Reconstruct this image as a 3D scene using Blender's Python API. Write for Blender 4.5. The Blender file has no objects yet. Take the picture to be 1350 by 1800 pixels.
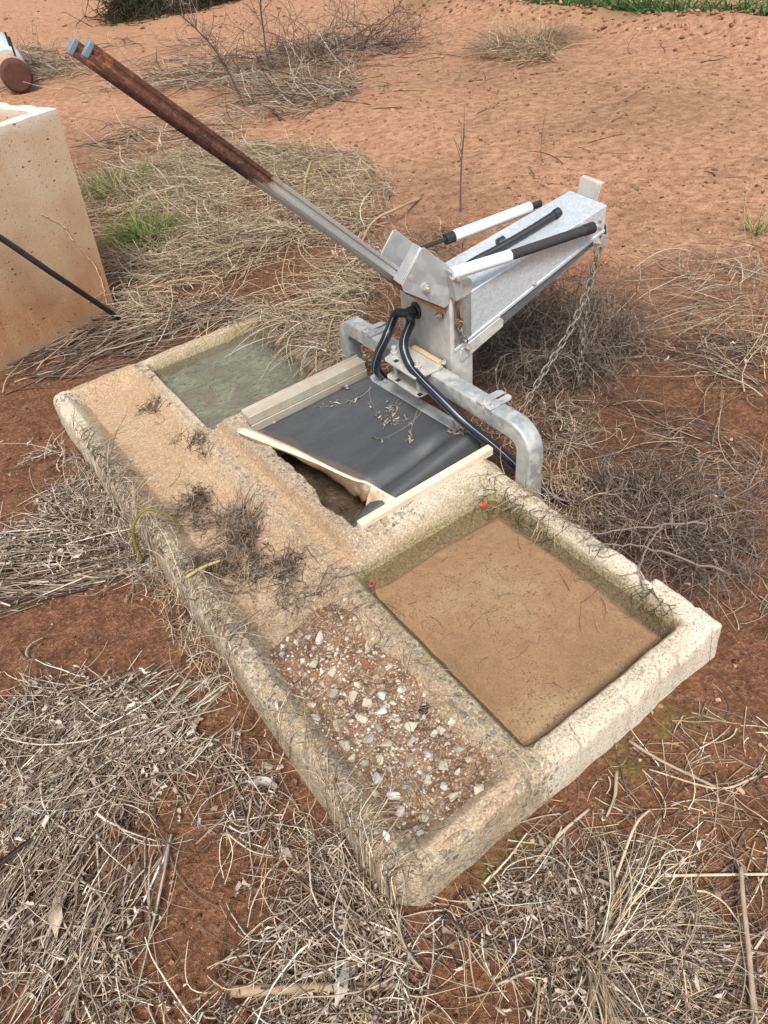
import bpy, bmesh, math, random
import numpy as np
from mathutils import Matrix, Vector
R_ = math.radians
random.seed(7); rng = np.random.default_rng(11)
sc = bpy.context.scene
COL = sc.collection

# ------------------------------------------------------------------ camera
CAM = np.array([-0.19776, -0.47190, 1.62])
FPX = 1231.45                       # focal length for a 1350 x 1800 picture
PITCH, ROLL, YAW = 0.743768, -0.129796, 0.538729
def basis(p, r, y):
    fw = np.array([math.sin(y)*math.cos(p), math.cos(y)*math.cos(p), -math.sin(p)])
    rt = np.array([math.cos(y), -math.sin(y), 0]); up = np.cross(rt, fw)
    return math.cos(r)*rt+math.sin(r)*up, -math.sin(r)*rt+math.cos(r)*up, fw
RT, UP, FW = basis(PITCH, ROLL, YAW)
cd = bpy.data.cameras.new('camera'); cam = bpy.data.objects.new('camera', cd); COL.objects.link(cam)
cd.sensor_fit = 'VERTICAL'; cd.sensor_height = 36; cd.lens = FPX/1800*36
cd.clip_start = 0.05; cd.clip_end = 400
m = Matrix([[RT[0], UP[0], -FW[0], CAM[0]], [RT[1], UP[1], -FW[1], CAM[1]], [RT[2], UP[2], -FW[2], CAM[2]], [0, 0, 0, 1]])
cam.matrix_world = m
sc.camera = cam
cy_ = sc.cycles; cy_.max_bounces = 6; cy_.diffuse_bounces = 2; cy_.glossy_bounces = 3; cy_.transparent_max_bounces = 8; cy_.transmission_bounces = 2; cy_.use_adaptive_sampling = True; cy_.adaptive_threshold = .02; cy_.caustics_reflective = False; cy_.caustics_refractive = False

# ------------------------------------------------------------------ sky, sun, exposure (bright overcast)
SUN_EL, SUN_AZ = R_(56), R_(215)     # azimuth measured clockwise from +Y
w = bpy.data.worlds.new('World'); sc.world = w; w.use_nodes = True
nt = w.node_tree; nt.nodes.clear()
sky = nt.nodes.new('ShaderNodeTexSky'); sky.sky_type = 'NISHITA'; sky.sun_disc = False
sky.sun_elevation = SUN_EL; sky.sun_rotation = SUN_AZ; sky.dust_density = 4.0; sky.air_density = 1.0; sky.ozone_density = 1.0
hs = nt.nodes.new('ShaderNodeHueSaturation'); hs.inputs['Saturation'].default_value = 0.22
bg = nt.nodes.new('ShaderNodeBackground'); bg.inputs['Strength'].default_value = 0.082
wo = nt.nodes.new('ShaderNodeOutputWorld')
nt.links.new(sky.outputs[0], hs.inputs['Color']); nt.links.new(hs.outputs[0], bg.inputs['Color']); nt.links.new(bg.outputs[0], wo.inputs['Surface'])
sd = bpy.data.lights.new('sun', 'SUN'); sd.energy = 1.5; sd.angle = R_(16); sd.color = (1.0, 0.96, 0.90)
sun = bpy.data.objects.new('sun', sd); COL.objects.link(sun)
sdir = Vector((math.sin(SUN_AZ)*math.cos(SUN_EL), math.cos(SUN_AZ)*math.cos(SUN_EL), math.sin(SUN_EL)))
sun.rotation_euler = sdir.to_track_quat('Z', 'Y').to_euler()
vs = sc.view_settings; vs.view_transform = 'Standard'; vs.look = 'None'; vs.exposure = 1.12; vs.gamma = 1.0; vs.use_curve_mapping = False

# ------------------------------------------------------------------ helpers
def G(x, y, z=0.0):
    """place in the world of a spot on the ground seen at picture point x, y"""
    d = FW+RT*(x-675)/FPX+UP*(900-y)/FPX
    return CAM+d*((z-CAM[2])/d[2])
def hash2(ix, iy, seed):
    h = (ix.astype(np.int64)*374761393+iy.astype(np.int64)*668265263+seed*1442695041) & 0xffffffff
    h = ((h ^ (h >> 13))*1274126177) & 0xffffffff
    return ((h ^ (h >> 16)) & 0xffff)/65535.0
def vnoise(x, y, seed=0):
    ix = np.floor(x); iy = np.floor(y); fx = x-ix; fy = y-iy
    fx = fx*fx*(3-2*fx); fy = fy*fy*(3-2*fy)
    a = hash2(ix, iy, seed); b = hash2(ix+1, iy, seed); c = hash2(ix, iy+1, seed); d = hash2(ix+1, iy+1, seed)
    return (a+(b-a)*fx)*(1-fy)+(c+(d-c)*fx)*fy
def fbm(x, y, sc_, seed=0, octv=4, gain=0.5):
    s = 0; a = 1; t = 0
    for i in range(octv):
        s = s+a*vnoise(x*sc_*2**i, y*sc_*2**i, seed+i*17); t += a; a *= gain
    return s/t*2-1
def ss(a, b, x):
    t = np.clip((x-a)/(b-a), 0, 1); return t*t*(3-2*t)
def lr(a, b, x):
    t = np.clip((x-a)/(b-a), 0, 1); return t*.8+.2*t*t*(3-2*t)
def mesh_np(name, V, F, mat=None, smooth=True, cols=None, fmats=None):
    """V (n,3); F (m,k) array of equal-size faces"""
    me = bpy.data.meshes.new(name); V = np.asarray(V, np.float32); F = np.asarray(F, np.int32)
    me.vertices.add(len(V)); me.vertices.foreach_set('co', V.ravel())
    m_, k = F.shape
    me.loops.add(m_*k); me.loops.foreach_set('vertex_index', F.ravel())
    me.polygons.add(m_); me.polygons.foreach_set('loop_start', np.arange(0, m_*k, k, dtype=np.int32))
    me.polygons.foreach_set('loop_total', np.full(m_, k, np.int32))
    if smooth: me.polygons.foreach_set('use_smooth', np.ones(m_, bool))
    if fmats is not None: me.polygons.foreach_set('material_index', np.asarray(fmats, np.int32))
    me.update(calc_edges=True)
    if cols is not None:
        at = me.color_attributes.new('Col', 'FLOAT_COLOR', 'POINT'); at.data.foreach_set('color', np.asarray(cols, np.float32).ravel())
    for mm in (mat if isinstance(mat, (list, tuple)) else [mat]):
        if mm: me.materials.append(mm)
    return me
def link(name, me, parent=None, label=None, cat=None, group=None, kind=None):
    o = bpy.data.objects.new(name, me); COL.objects.link(o)
    if parent is not None: o.parent = parent
    if label: o['label'] = label
    if cat: o['category'] = cat
    if group: o['group'] = group
    if kind: o['kind'] = kind
    return o
class MB:
    def __init__(s): s.v = []; s.f = []; s.m = []
    def add(s, vs, fs, mi=0):
        n = len(s.v); s.v += [tuple(map(float, p)) for p in vs]
        for f in fs: s.f.append(tuple(i+n for i in f)); s.m.append(mi)
    def box(s, c, ax, h, mi=0):
        """oriented box: centre, three unit axes, three half sizes"""
        c = np.array(c, float); ax = [np.array(a, float) for a in ax]; vs = []
        for i in (-1, 1):
            for j in (-1, 1):
                for k in (-1, 1): vs.append(c+ax[0]*h[0]*i+ax[1]*h[1]*j+ax[2]*h[2]*k)
        s.add(vs, [(0, 1, 3, 2), (4, 6, 7, 5), (0, 4, 5, 1), (2, 3, 7, 6), (0, 2, 6, 4), (1, 5, 7, 3)], mi)
    def prism(s, poly, d, mi=0):
        """polygon of 3-D points pushed along d"""
        n = len(poly); d = np.array(d, float); a = [np.array(p, float) for p in poly]
        s.add(a+[p+d for p in a], [tuple(range(n))[::-1], tuple(range(n, 2*n))]+[(i, (i+1) % n, n+(i+1) % n, n+i) for i in range(n)], mi)
    def tube(s, pts, r, n=12, cap=True, mi=0, flat=None, stripe=None):
        pts = [np.array(p, float) for p in pts]; rs = r if hasattr(r, '__len__') else [r]*len(pts)
        vs = []; nrm = None
        for i, p in enumerate(pts):
            t = pts[min(i+1, len(pts)-1)]-pts[max(i-1, 0)]; t /= np.linalg.norm(t)
            if nrm is None:
                nrm = np.cross(t, (0, 0, 1) if abs(t[2]) < .9 else (1, 0, 0))
            nrm = nrm-t*(nrm@t); nrm /= np.linalg.norm(nrm); b = np.cross(t, nrm)
            for k in range(n):
                a = 2*math.pi*k/n; q = rs[i]
                if flat: q *= 1+flat*(1 if k % 2 else 0)
                vs.append(p+(nrm*math.cos(a)+b*math.sin(a))*q)
        fs = []; L = len(pts)
        n0 = len(s.v)
        for i in range(L-1):
            for k in range(n):
                f = (i*n+k, i*n+(k+1) % n, (i+1)*n+(k+1) % n, (i+1)*n+k)
                s.f.append(tuple(q+n0 for q in f)); s.m.append(1 if stripe and k in stripe else mi)
        s.v += [tuple(p) for p in vs]
        if cap:
            s.f.append(tuple(n0+k for k in range(n))[::-1]); s.m.append(mi)
            s.f.append(tuple(n0+(L-1)*n+k for k in range(n))); s.m.append(mi)
    def cyl(s, a, b, r, n=16, mi=0): s.tube([a, b], r, n, True, mi)
    def nut(s, c, d, r=.009, h=.008):
        c = np.array(c, float); d = np.array(d, float); d /= np.linalg.norm(d)
        s.cyl(c, c+d*.0025, r*1.45, 14); s.cyl(c+d*.0025, c+d*(.0025+h), r, 6); s.cyl(c+d*(.0025+h), c+d*(.0025+h*1.9), r*.5, 8)
    def build(s, name, mat, parent=None, bevel=0, smooth=False, **kw):
        me = bpy.data.meshes.new(name); me.from_pydata(s.v, [], s.f)
        for mm in (mat if isinstance(mat, (list, tuple)) else [mat]): me.materials.append(mm)
        me.polygons.foreach_set('material_index', s.m)
        bm = bmesh.new(); bm.from_mesh(me); bmesh.ops.recalc_face_normals(bm, faces=bm.faces[:]); bm.to_mesh(me); bm.free()
        me.polygons.foreach_set('use_smooth', [True]*len(me.polygons))
        if not smooth:
            me.set_sharp_from_angle(angle=R_(35))
        o = link(name, me, parent, **kw)
        if bevel:
            b = o.modifiers.new('bevel', 'BEVEL'); b.width = bevel; b.segments = 2; b.limit_method = 'ANGLE'; b.angle_limit = R_(40); b.harden_normals = False
        return o
def catmull(pts, n=8):
    P = [np.array(p, float) for p in pts]; P = [2*P[0]-P[1]]+P+[2*P[-1]-P[-2]]; out = []
    for i in range(1, len(P)-2):
        for k in range(n):
            t = k/n; a, b, c, d = P[i-1:i+3]
            out.append(.5*((2*b)+(c-a)*t+(2*a-5*b+4*c-d)*t*t+(3*b-a-3*c+d)*t**3))
    out.append(P[-2]); return out
def empty(name, loc, label, cat, group=None):
    o = bpy.data.objects.new(name, None); COL.objects.link(o); o.empty_display_size = .05
    o['label'] = label; o['category'] = cat
    if group: o['group'] = group
    return o

# ------------------------------------------------------------------ materials
class NT:
    def __init__(s, name):
        s.m = bpy.data.materials.new(name); s.m.use_nodes = True; s.t = s.m.node_tree; s.t.nodes.clear()
        s.out = s.t.nodes.new('ShaderNodeOutputMaterial'); s.tc = None
    def n(s, ty, ins=None, **at):
        nd = s.t.nodes.new('ShaderNode'+ty)
        for k, v in at.items(): setattr(nd, k, v)
        for k, v in (ins or {}).items(): s.set(nd.inputs[k], v)
        return nd
    def set(s, sock, v):
        if hasattr(v, 'is_output') or isinstance(v, bpy.types.NodeSocket): s.t.links.new(v, sock)
        else:
            if sock.type == 'RGBA' and len(v) == 3: v = (*v, 1)
            sock.default_value = v
    def co(s, scale=None):
        if s.tc is None: s.tc = s.n('TexCoord')
        c = s.tc.outputs['Object']
        if scale: c = s.n('Mapping', {'Vector': c, 'Scale': scale}).outputs[0]
        return c
    def noise(s, sc_, det=4, rough=.55, vec=None, dist=0):
        return s.n('TexNoise', {'Vector': vec or s.co(), 'Scale': sc_, 'Detail': min(det, 3), 'Roughness': rough, 'Distortion': dist}).outputs[0]
    def vor(s, sc_, feature='F1', vec=None, rnd=1.0):
        nd = s.n('TexVoronoi', {'Vector': vec or s.co(), 'Scale': sc_, 'Randomness': rnd}, feature=feature); return nd
    def ramp(s, f, a, b, c0=0.0, c1=1.0):
        return s.n('MapRange', {'Value': f, 'From Min': a, 'From Max': b, 'To Min': c0, 'To Max': c1}).outputs[0]
    def mix(s, f, a, b):
        nd = s.n('Mix', data_type='RGBA'); s.set(nd.inputs[0], f); s.set(nd.inputs[6], a); s.set(nd.inputs[7], b); return nd.outputs[2]
    def math(s, op, a, b=0.0):
        nd = s.n('Math', operation=op); s.set(nd.inputs[0], a); s.set(nd.inputs[1], b); return nd.outputs[0]
    def attr(s): return s.n('Attribute', attribute_name='Col')
    def sep(s, c): return s.n('SeparateColor', {'Color': c}).outputs
    def bump(s, h, st=.5, d=.003): return s.n('Bump', {'Height': h, 'Strength': st, 'Distance': d}).outputs[0]
    def pbr(s, col, rough=.8, metal=0.0, normal=None, spec=.5, **kw):
        b = s.n('BsdfPrincipled', {'Base Color': col, 'Roughness': rough, 'Metallic': metal, 'Specular IOR Level': spec})
        if normal is not None: s.set(b.inputs['Normal'], normal)
        for k, v in kw.items(): s.set(b.inputs[k.replace('_', ' ')], v)
        s.t.links.new(b.outputs[0], s.out.inputs[0]); return s.m

def m_ground():
    t = NT('red_soil'); a = t.sep(t.attr().outputs['Color'])       # R dry, G moss, B dark
    n1 = t.noise(1.6, 6, .6); n2 = t.noise(14, 6, .65); n3 = t.noise(75, 5, .75); n4 = t.noise(420, 2, .6)
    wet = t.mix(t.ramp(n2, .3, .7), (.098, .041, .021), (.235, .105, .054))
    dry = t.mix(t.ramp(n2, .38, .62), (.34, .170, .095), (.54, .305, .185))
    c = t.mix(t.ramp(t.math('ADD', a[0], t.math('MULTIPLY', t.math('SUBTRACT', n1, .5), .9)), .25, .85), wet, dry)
    c = t.mix(t.ramp(n3, .52, .74, 0, .55), c, (.52, .30, .19)); c = t.mix(t.ramp(n3, .47, .30, 0, .75), c, (.070, .030, .018))
    v = t.vor(95); pb = t.math('MULTIPLY', t.ramp(v.outputs['Distance'], .22, .14), t.ramp(t.sep(v.outputs['Color'])[0], .90, .92))
    c = t.mix(pb, c, (.62, .42, .26))
    c = t.mix(t.math('MULTIPLY', t.ramp(t.math('ADD', a[1], t.math('MULTIPLY', t.math('SUBTRACT', n2, .5), 1.2)), .35, .75), .8), c, t.mix(n3, (.05, .055, .012), (.15, .16, .03)))
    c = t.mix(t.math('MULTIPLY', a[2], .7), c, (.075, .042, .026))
    h = t.math('ADD', t.math('ADD', t.math('MULTIPLY', n2, 1.5), t.math('MULTIPLY', n3, .8)), t.math('ADD', t.math('MULTIPLY', n4, .16), t.math('MULTIPLY', pb, .25)))
    return t.pbr(c, t.ramp(n2, .3, .7, .75, .95), normal=t.bump(h, 1.0, .017), spec=.25)
def m_concrete():
    t = NT('trough_concrete'); a0 = t.attr(); a = t.sep(a0.outputs['Color'])      # R dust, G algae, B aggregate ; alpha bleached
    n1 = t.noise(3.2, 5, .6); n2 = t.noise(24, 6, .65); n3 = t.noise(160, 5, .7); n4 = t.noise(600, 2)
    c = t.mix(t.ramp(n2, .3, .7), (.39, .295, .19), (.57, .465, .335))
    c = t.mix(t.ramp(n1, .45, .66, 0, .75), c, (.33, .225, .13))
    c = t.mix(a0.outputs['Alpha'], c, t.mix(n3, (.60, .52, .40), (.82, .76, .65)))
    wv = t.n('VectorMath', {0: t.co(), 1: t.n('VectorMath', {0: t.n('TexNoise', {'Vector': t.co(), 'Scale': 120.0}).outputs['Color'], 'Scale': .006}, operation='SCALE').outputs[0]}, operation='ADD').outputs[0]
    c = t.mix(t.ramp(n3, .53, .70, 0, .75), c, (.82, .74, .60)); c = t.mix(t.ramp(n3, .48, .34, 0, .8), c, (.25, .165, .095)); c = t.mix(t.ramp(n4, .42, .30, 0, .7), c, (.20, .14, .09))
    # exposed aggregate chips
    chips = None
    for sc_, lo in ((46, .45), (78, .52), (130, .62)):
        v = t.vor(sc_, vec=wv); s3 = t.sep(v.outputs['Color'])
        k = t.math('MULTIPLY', t.ramp(v.outputs['Distance'], .42, .36), t.ramp(s3[0], lo, lo+.02))
        k = t.math('MULTIPLY', k, t.ramp(t.math('ADD', a[2], t.math('MULTIPLY', t.math('SUBTRACT', n2, .5), 1.4)), .35, .55))
        cc = t.mix(s3[1], (.095, .11, .115), (.30, .30, .285)); cc = t.mix(t.ramp(s3[2], .70, .73), cc, (.40, .30, .20))
        c = t.mix(t.math('MULTIPLY', k, .9), c, cc); chips = k if chips is None else t.math('MAXIMUM', chips, k)
    dst = t.ramp(t.math('ADD', a[0], t.math('ADD', t.math('MULTIPLY', t.math('SUBTRACT', n2, .5), 1.1), t.math('MULTIPLY', t.math('SUBTRACT', n1, .5), 1.0))), .30, .85)
    c = t.mix(t.math('MULTIPLY', dst, .72), c, t.mix(t.ramp(n3, .3, .7), (.31, .18, .10), (.64, .45, .29)))
    al = t.ramp(t.math('ADD', a[1], t.math('MULTIPLY', t.math('SUBTRACT', n2, .5), 1.1)), .3, .85)
    c = t.mix(t.math('MULTIPLY', al, .8), c, t.mix(t.ramp(n3, .35, .65), (.10, .083, .032), (.30, .245, .12)))
    pv = t.vor(190); pit = t.math('MULTIPLY', t.ramp(pv.outputs['Distance'], .26, .12), t.ramp(t.sep(pv.outputs['Color'])[0], .80, .83))
    c = t.mix(t.math('MULTIPLY', pit, .75), c, (.13, .09, .055))
    h = t.math('SUBTRACT', t.math('ADD', t.math('ADD', t.math('MULTIPLY', n3, .8), t.math('MULTIPLY', n4, .35)), t.math('MULTIPLY', chips, .5)), t.math('MULTIPLY', pit, .8))
    return t.pbr(c, .88, normal=t.bump(h, .8, .006), spec=.3)
def m_block():
    t = NT('stained_cast_concrete'); z = t.n('SeparateXYZ', {0: t.co()}).outputs[2]
    n1 = t.noise(2.3, 6, .62); n2 = t.noise(9, 6, .6, t.co((1, 1, .35))); n3 = t.noise(140, 4, .7)
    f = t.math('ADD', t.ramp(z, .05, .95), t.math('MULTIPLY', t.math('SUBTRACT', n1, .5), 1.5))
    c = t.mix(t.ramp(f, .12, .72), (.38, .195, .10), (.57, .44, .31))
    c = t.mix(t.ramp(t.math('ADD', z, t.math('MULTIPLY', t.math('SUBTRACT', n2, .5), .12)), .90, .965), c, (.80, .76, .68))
    c = t.mix(t.ramp(n2, .42, .66, 0, .5), c, (.50, .33, .19))
    c = t.mix(t.ramp(n3, .42, .28, 0, .5), c, (.25, .15, .08)); c = t.mix(t.ramp(n3, .58, .75, 0, .4), c, (.72, .56, .37))
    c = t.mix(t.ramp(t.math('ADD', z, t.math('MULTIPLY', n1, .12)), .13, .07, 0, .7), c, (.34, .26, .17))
    pits = None
    for sc_, lo in ((26, .86), (55, .80), (110, .80)):
        v = t.vor(sc_, vec=t.co((1, 1, 1.7))); k = t.math('MULTIPLY', t.ramp(v.outputs['Distance'], .2, .12), t.ramp(t.sep(v.outputs['Color'])[0], lo, lo+.02))
        pits = k if pits is None else t.math('MAXIMUM', pits, k)
    c = t.mix(t.math('MULTIPLY', pits, .85), c, (.11, .06, .03))
    return t.pbr(c, .9, normal=t.bump(t.math('SUBTRACT', t.math('MULTIPLY', n3, .4), pits), .8, .006), spec=.2)
def m_galv(name, a=(.46, .49, .51), b=(.66, .69, .71), sc_=55, dirt=.35, metal=.75, rough=.42):
    t = NT(name); v = t.vor(sc_); n = t.noise(18, 5, .6); n2 = t.noise(260, 3, .6)
    f = t.math('ADD', t.math('MULTIPLY', t.sep(v.outputs['Color'])[0], .55), t.math('MULTIPLY', n2, .45))
    c = t.mix(f, a, b); dm = t.ramp(n, .50, .72, 0, dirt)
    c = t.mix(dm, c, (.42, .36, .28))
    r = t.math('ADD', t.math('MULTIPLY', f, .12), t.math('ADD', rough-.06, t.math('MULTIPLY', dm, .5)))
    return t.pbr(c, r, t.math('SUBTRACT', metal, t.math('MULTIPLY', dm, 1.2)), normal=t.bump(t.math('ADD', n2, t.math('MULTIPLY', n, 2.0)), .15, .002))
def m_arm():
    """galvanised at the pivot end, rusted through towards the tips; x runs along the bar from the tip"""
    t = NT('rusted_galvanised_bar'); x = t.n('SeparateXYZ', {0: t.co()}).outputs[0]
    n = t.noise(16, 6, .65, t.co((.35, 1, 1))); n2 = t.noise(120, 5, .7); n3 = t.noise(38, 5, .7)
    g = t.mix(n2, (.36, .385, .38), (.56, .585, .57)); g = t.mix(t.ramp(n, .5, .7, 0, .45), g, (.45, .38, .28))
    ru = t.mix(t.ramp(n2, .3, .7), (.060, .022, .014), (.135, .052, .030)); ru = t.mix(t.ramp(n3, .50, .58), ru, (.045, .02, .014))
    orange = t.math('MULTIPLY', t.ramp(n3, .52, .64), t.ramp(x, .22, .0)); ru = t.mix(t.math('MULTIPLY', orange, .7), ru, (.36, .14, .045))
    ru = t.mix(t.ramp(n2, .62, .75, 0, .35), ru, (.34, .20, .14))
    xx = t.math('ADD', x, t.math('MULTIPLY', t.math('SUBTRACT', n, .5), .34)); f = t.ramp(t.math('ADD', xx, t.math('MULTIPLY', t.math('SUBTRACT', n3, .5), .14)), .52, .46)
    edge = t.math('MULTIPLY', t.ramp(xx, .56, .47), t.ramp(n2, .45, .6)); g = t.mix(edge, g, (.55, .28, .10))
    c = t.mix(f, g, ru)
    return t.pbr(c, t.math('ADD', .45, t.math('MULTIPLY', f, .45)), t.math('MULTIPLY', t.math('SUBTRACT', 1.0, f), .55), normal=t.bump(t.math('ADD', n2, n3), t.ramp(f, 0, 1, .1, .8), .003))
def m_plain(name, c, rough=.5, metal=0.0, var=.25, sc_=60, bump=.15, spec=.5, dust=0.0):
    t = NT(name); n = t.noise(sc_, 5, .6); k = 1-var
    col = t.mix(n, tuple(q*k for q in c), tuple(min(1, q*(1+var)) for q in c))
    if dust: col = t.mix(t.ramp(t.noise(9, 6, .65), .45, .72, 0, dust), col, (.44, .31, .20))
    return t.pbr(col, t.math('ADD', rough-.08, t.math('MULTIPLY', n, .16)), metal, normal=t.bump(n, bump, .002), spec=spec)
def m_attr(name, rough=.85, spec=.2, trans=0.0):
    t = NT(name); n = t.noise(130, 4, .7); c = t.attr().outputs['Color']
    c = t.mix(t.ramp(n, .35, .65, 0, .45), c, t.n('Mix', {0: 1.0, 6: c, 7: (.45, .40, .36, 1)}, data_type='RGBA', blend_type='MULTIPLY').outputs[2])
    return t.pbr(c, rough, spec=spec)
def m_stone():
    t = NT('pale_quartz_gravel'); a = t.n('ObjectInfo').outputs; n = t.noise(45, 5, .65); n2 = t.noise(300, 4)
    s = t.n('SeparateColor', {'Color': a['Color']}).outputs
    c = t.mix(t.ramp(n, .35, .65), a['Color'], t.n('Mix', {0: 1.0, 6: a['Color'], 7: (.70, .66, .62, 1)}, data_type='RGBA', blend_type='MULTIPLY').outputs[2])
    c = t.mix(t.ramp(n, .56, .70, 0, .6), c, (.36, .21, .12))
    return t.pbr(c, .82, normal=t.bump(t.math('ADD', n, n2), .5, .002), spec=.3)
def m_water(name, tint, milky, mf, bump):
    t = NT(name); n = t.noise(7, 2, .5); b = t.bump(n, bump, .01)
    tr = t.n('BsdfTransparent', {'Color': tint}); df = t.n('BsdfDiffuse', {'Color': milky}); gl = t.n('BsdfGlossy', {'Color': (1, 1, 1), 'Roughness': .015, 'Normal': b})
    f = t.n('Fresnel', {'IOR': 1.42, 'Normal': b}).outputs[0]
    mf_ = mf if mf == 0 else t.math('MULTIPLY', t.ramp(t.noise(3.5, 5, .6), .3, .7, .55, 1.3), mf)
    m1 = t.n('MixShader', {0: mf_, 1: tr.outputs[0], 2: df.outputs[0]}); m2 = t.n('MixShader', {0: f, 1: m1.outputs[0], 2: gl.outputs[0]})
    t.t.links.new(m2.outputs[0], t.out.inputs[0]); return t.m
def m_mud():
    t = NT('basin_silt'); n1 = t.noise(3, 6, .6); n2 = t.noise(22, 6, .65, dist=.6); n3 = t.noise(170, 4, .7)
    c = t.mix(t.ramp(n2, .3, .7), (.40, .245, .150), (.50, .330, .215)); c = t.mix(t.ramp(n1, .48, .60, 0, .75), c, t.mix(n2, (.47, .345, .225), (.60, .47, .33)))
    c = t.mix(t.math('MULTIPLY', t.ramp(n3, .44, .31, 0, .85), t.ramp(n1, .35, .6, .50, 1.0)), c, (.09, .05, .03)); c = t.mix(t.ramp(t.noise(2.2, 3, .5), .50, .62, 0, .5), c, (.30, .19, .12)); c = t.mix(t.ramp(n3, .58, .70, 0, .7), c, (.66, .49, .33))
    v = t.n('TexVoronoi', {'Vector': t.co(), 'Scale': 95.0}, feature='DISTANCE_TO_EDGE'); cr = t.math('MULTIPLY', t.math('MULTIPLY', t.ramp(v.outputs[0], .09, .03), t.ramp(t.noise(45, 3, .7), .52, .60)), t.ramp(n1, .34, .52))
    c = t.mix(t.math('MULTIPLY', cr, .7), c, (.07, .045, .03))
    return t.pbr(c, .8, normal=t.bump(t.math('ADD', n2, n3), .4, .004))
def m_algae():
    t = NT('algae_bed'); n1 = t.noise(5, 6, .62, t.co((1, 1, 1)), 1.4); n2 = t.noise(28, 6, .65, t.co((.6, 1.6, 1)), 2.0); n3 = t.noise(120, 4, .7)
    c = t.mix(t.ramp(n2, .35, .65), (.23, .245, .165), (.52, .52, .40)); c = t.mix(t.ramp(n1, .42, .56), (.30, .25, .18), c); c = t.mix(t.ramp(n2, .44, .32, 0, .9), c, (.035, .042, .02))
    return t.pbr(c, .8, normal=t.bump(t.math('ADD', n2, n3), .5, .01))
def m_rubber():
    t = NT('black_rubber_sheet'); n1 = t.noise(5, 3, .6); n2 = t.noise(60, 3, .65); s = t.n('SeparateXYZ', {0: t.co()}).outputs
    c = t.mix(n2, (.040, .044, .050), (.070, .074, .080)); c = t.mix(t.ramp(t.noise(8, 3, .7, t.co((.5, 1.6, 1))), .45, .75, 0, .28), c, (.14, .135, .13))
    # red mud along the low edge of the sheet
    lo = t.math('ADD', t.math('MULTIPLY', s[0], 1.0), t.math('MULTIPLY', s[1], .33))
    e = t.ramp(t.math('ADD', lo, t.math('MULTIPLY', t.math('SUBTRACT', n1, .5), .22)), 1.075, 1.02); e = t.math('MULTIPLY', e, t.ramp(s[1], 1.03, 1.10)); c = t.mix(t.math('MULTIPLY', e, t.ramp(n2, .3, .6, .25, .75)), c, (.27, .145, .075))
    return t.pbr(c, t.ramp(n1, .3, .7, .45, .62), normal=t.bump(t.math('ADD', n2, n1), .12, .003))
def m_trim():
    t = NT('rust_stained_white_metal'); n1 = t.noise(16, 3, .65); n2 = t.noise(110, 3, .7); n3 = t.noise(45, 3, .7); z = t.n('SeparateXYZ', {0: t.co()}).outputs
    c = t.mix(n2, (.58, .50, .42), (.78, .72, .64)); c = t.mix(t.ramp(n1, .40, .62), c, (.46, .27, .13)); c = t.mix(t.ramp(n3, .55, .68, 0, .8), c, (.30, .14, .06))
    mud = t.math('MULTIPLY', t.ramp(t.math('ADD', z[1], t.math('MULTIPLY', n1, .12)), 1.06, 1.14), 1.0); c = t.mix(t.math('MULTIPLY', mud, .88), c, t.mix(n2, (.085, .045, .025), (.19, .105, .055)))
    return t.pbr(c, .6, .1, normal=t.bump(n3, .25, .002))
MG = m_ground(); MC = m_concrete(); MBK = m_block(); MST = m_stone()
GALV = m_galv('galvanised_steel', (.38, .41, .42), (.60, .63, .64), 60, .65, .6, .46)
GALVB = m_galv('spangled_galvanised_sheet', (.46, .51, .55), (.72, .78, .83), 130, .08, .38, .38)
GALVD = m_galv('dull_galvanised_plate', (.40, .42, .435), (.58, .60, .615), 24, .25, .55, .5)
CREAM = m_galv('mud_splashed_galvanised_plate', (.44, .435, .405), (.62, .615, .58), 40, .6, .35, .55)
ALU = m_plain('dusty_aluminium', (.52, .47, .38), .6, .35, .25, 30, .2, dust=.5)
STRIP = m_plain('painted_timber_strip', (.70, .60, .46), .75, 0, .2, 90, .3, dust=.45)
ARM = m_arm()
RUB = m_rubber()
BLK = m_plain('black_plastic', (.020, .021, .024), .42, 0, .2, 90, .05)
HOSE = m_plain('black_ribbed_hose', (.014, .017, .026), .35, 0, .2, 60, .05); HOSEL = m_plain('hose_rib_line', (.30, .34, .41), .4, 0, .2, 60, 0)
FOAM = m_plain('black_foam_sleeve', (.030, .031, .034), .8, 0, .3, 300, .3)
WHITE = m_plain('white_plastic_sleeve', (.78, .79, .80), .42, 0, .05, 30, .05)
RUST = m_plain('rusty_steel', (.20, .075, .035), .85, .1, .5, 120, .6)
CHAINM = m_plain('dull_chain_steel', (.24, .21, .175), .6, .4, .35, 90, .3)
BOLTM = m_plain('zinc_bolt', (.55, .53, .47), .5, .6, .25, 80, .2)
REDP = m_plain('red_plastic_plug', (.55, .09, .06), .6, 0, .3, 120, .2)
DARKH = m_plain('dark_hole', (.02, .016, .013), .9)
WEED = m_attr('dry_plant_fibre'); GREEN = m_attr('green_blade', .6, .3)
TRIMM = m_plain('rust_stained_white_metal', (.60, .50, .40), .55, .15, .3, 30, .3, dust=.8)

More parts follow.
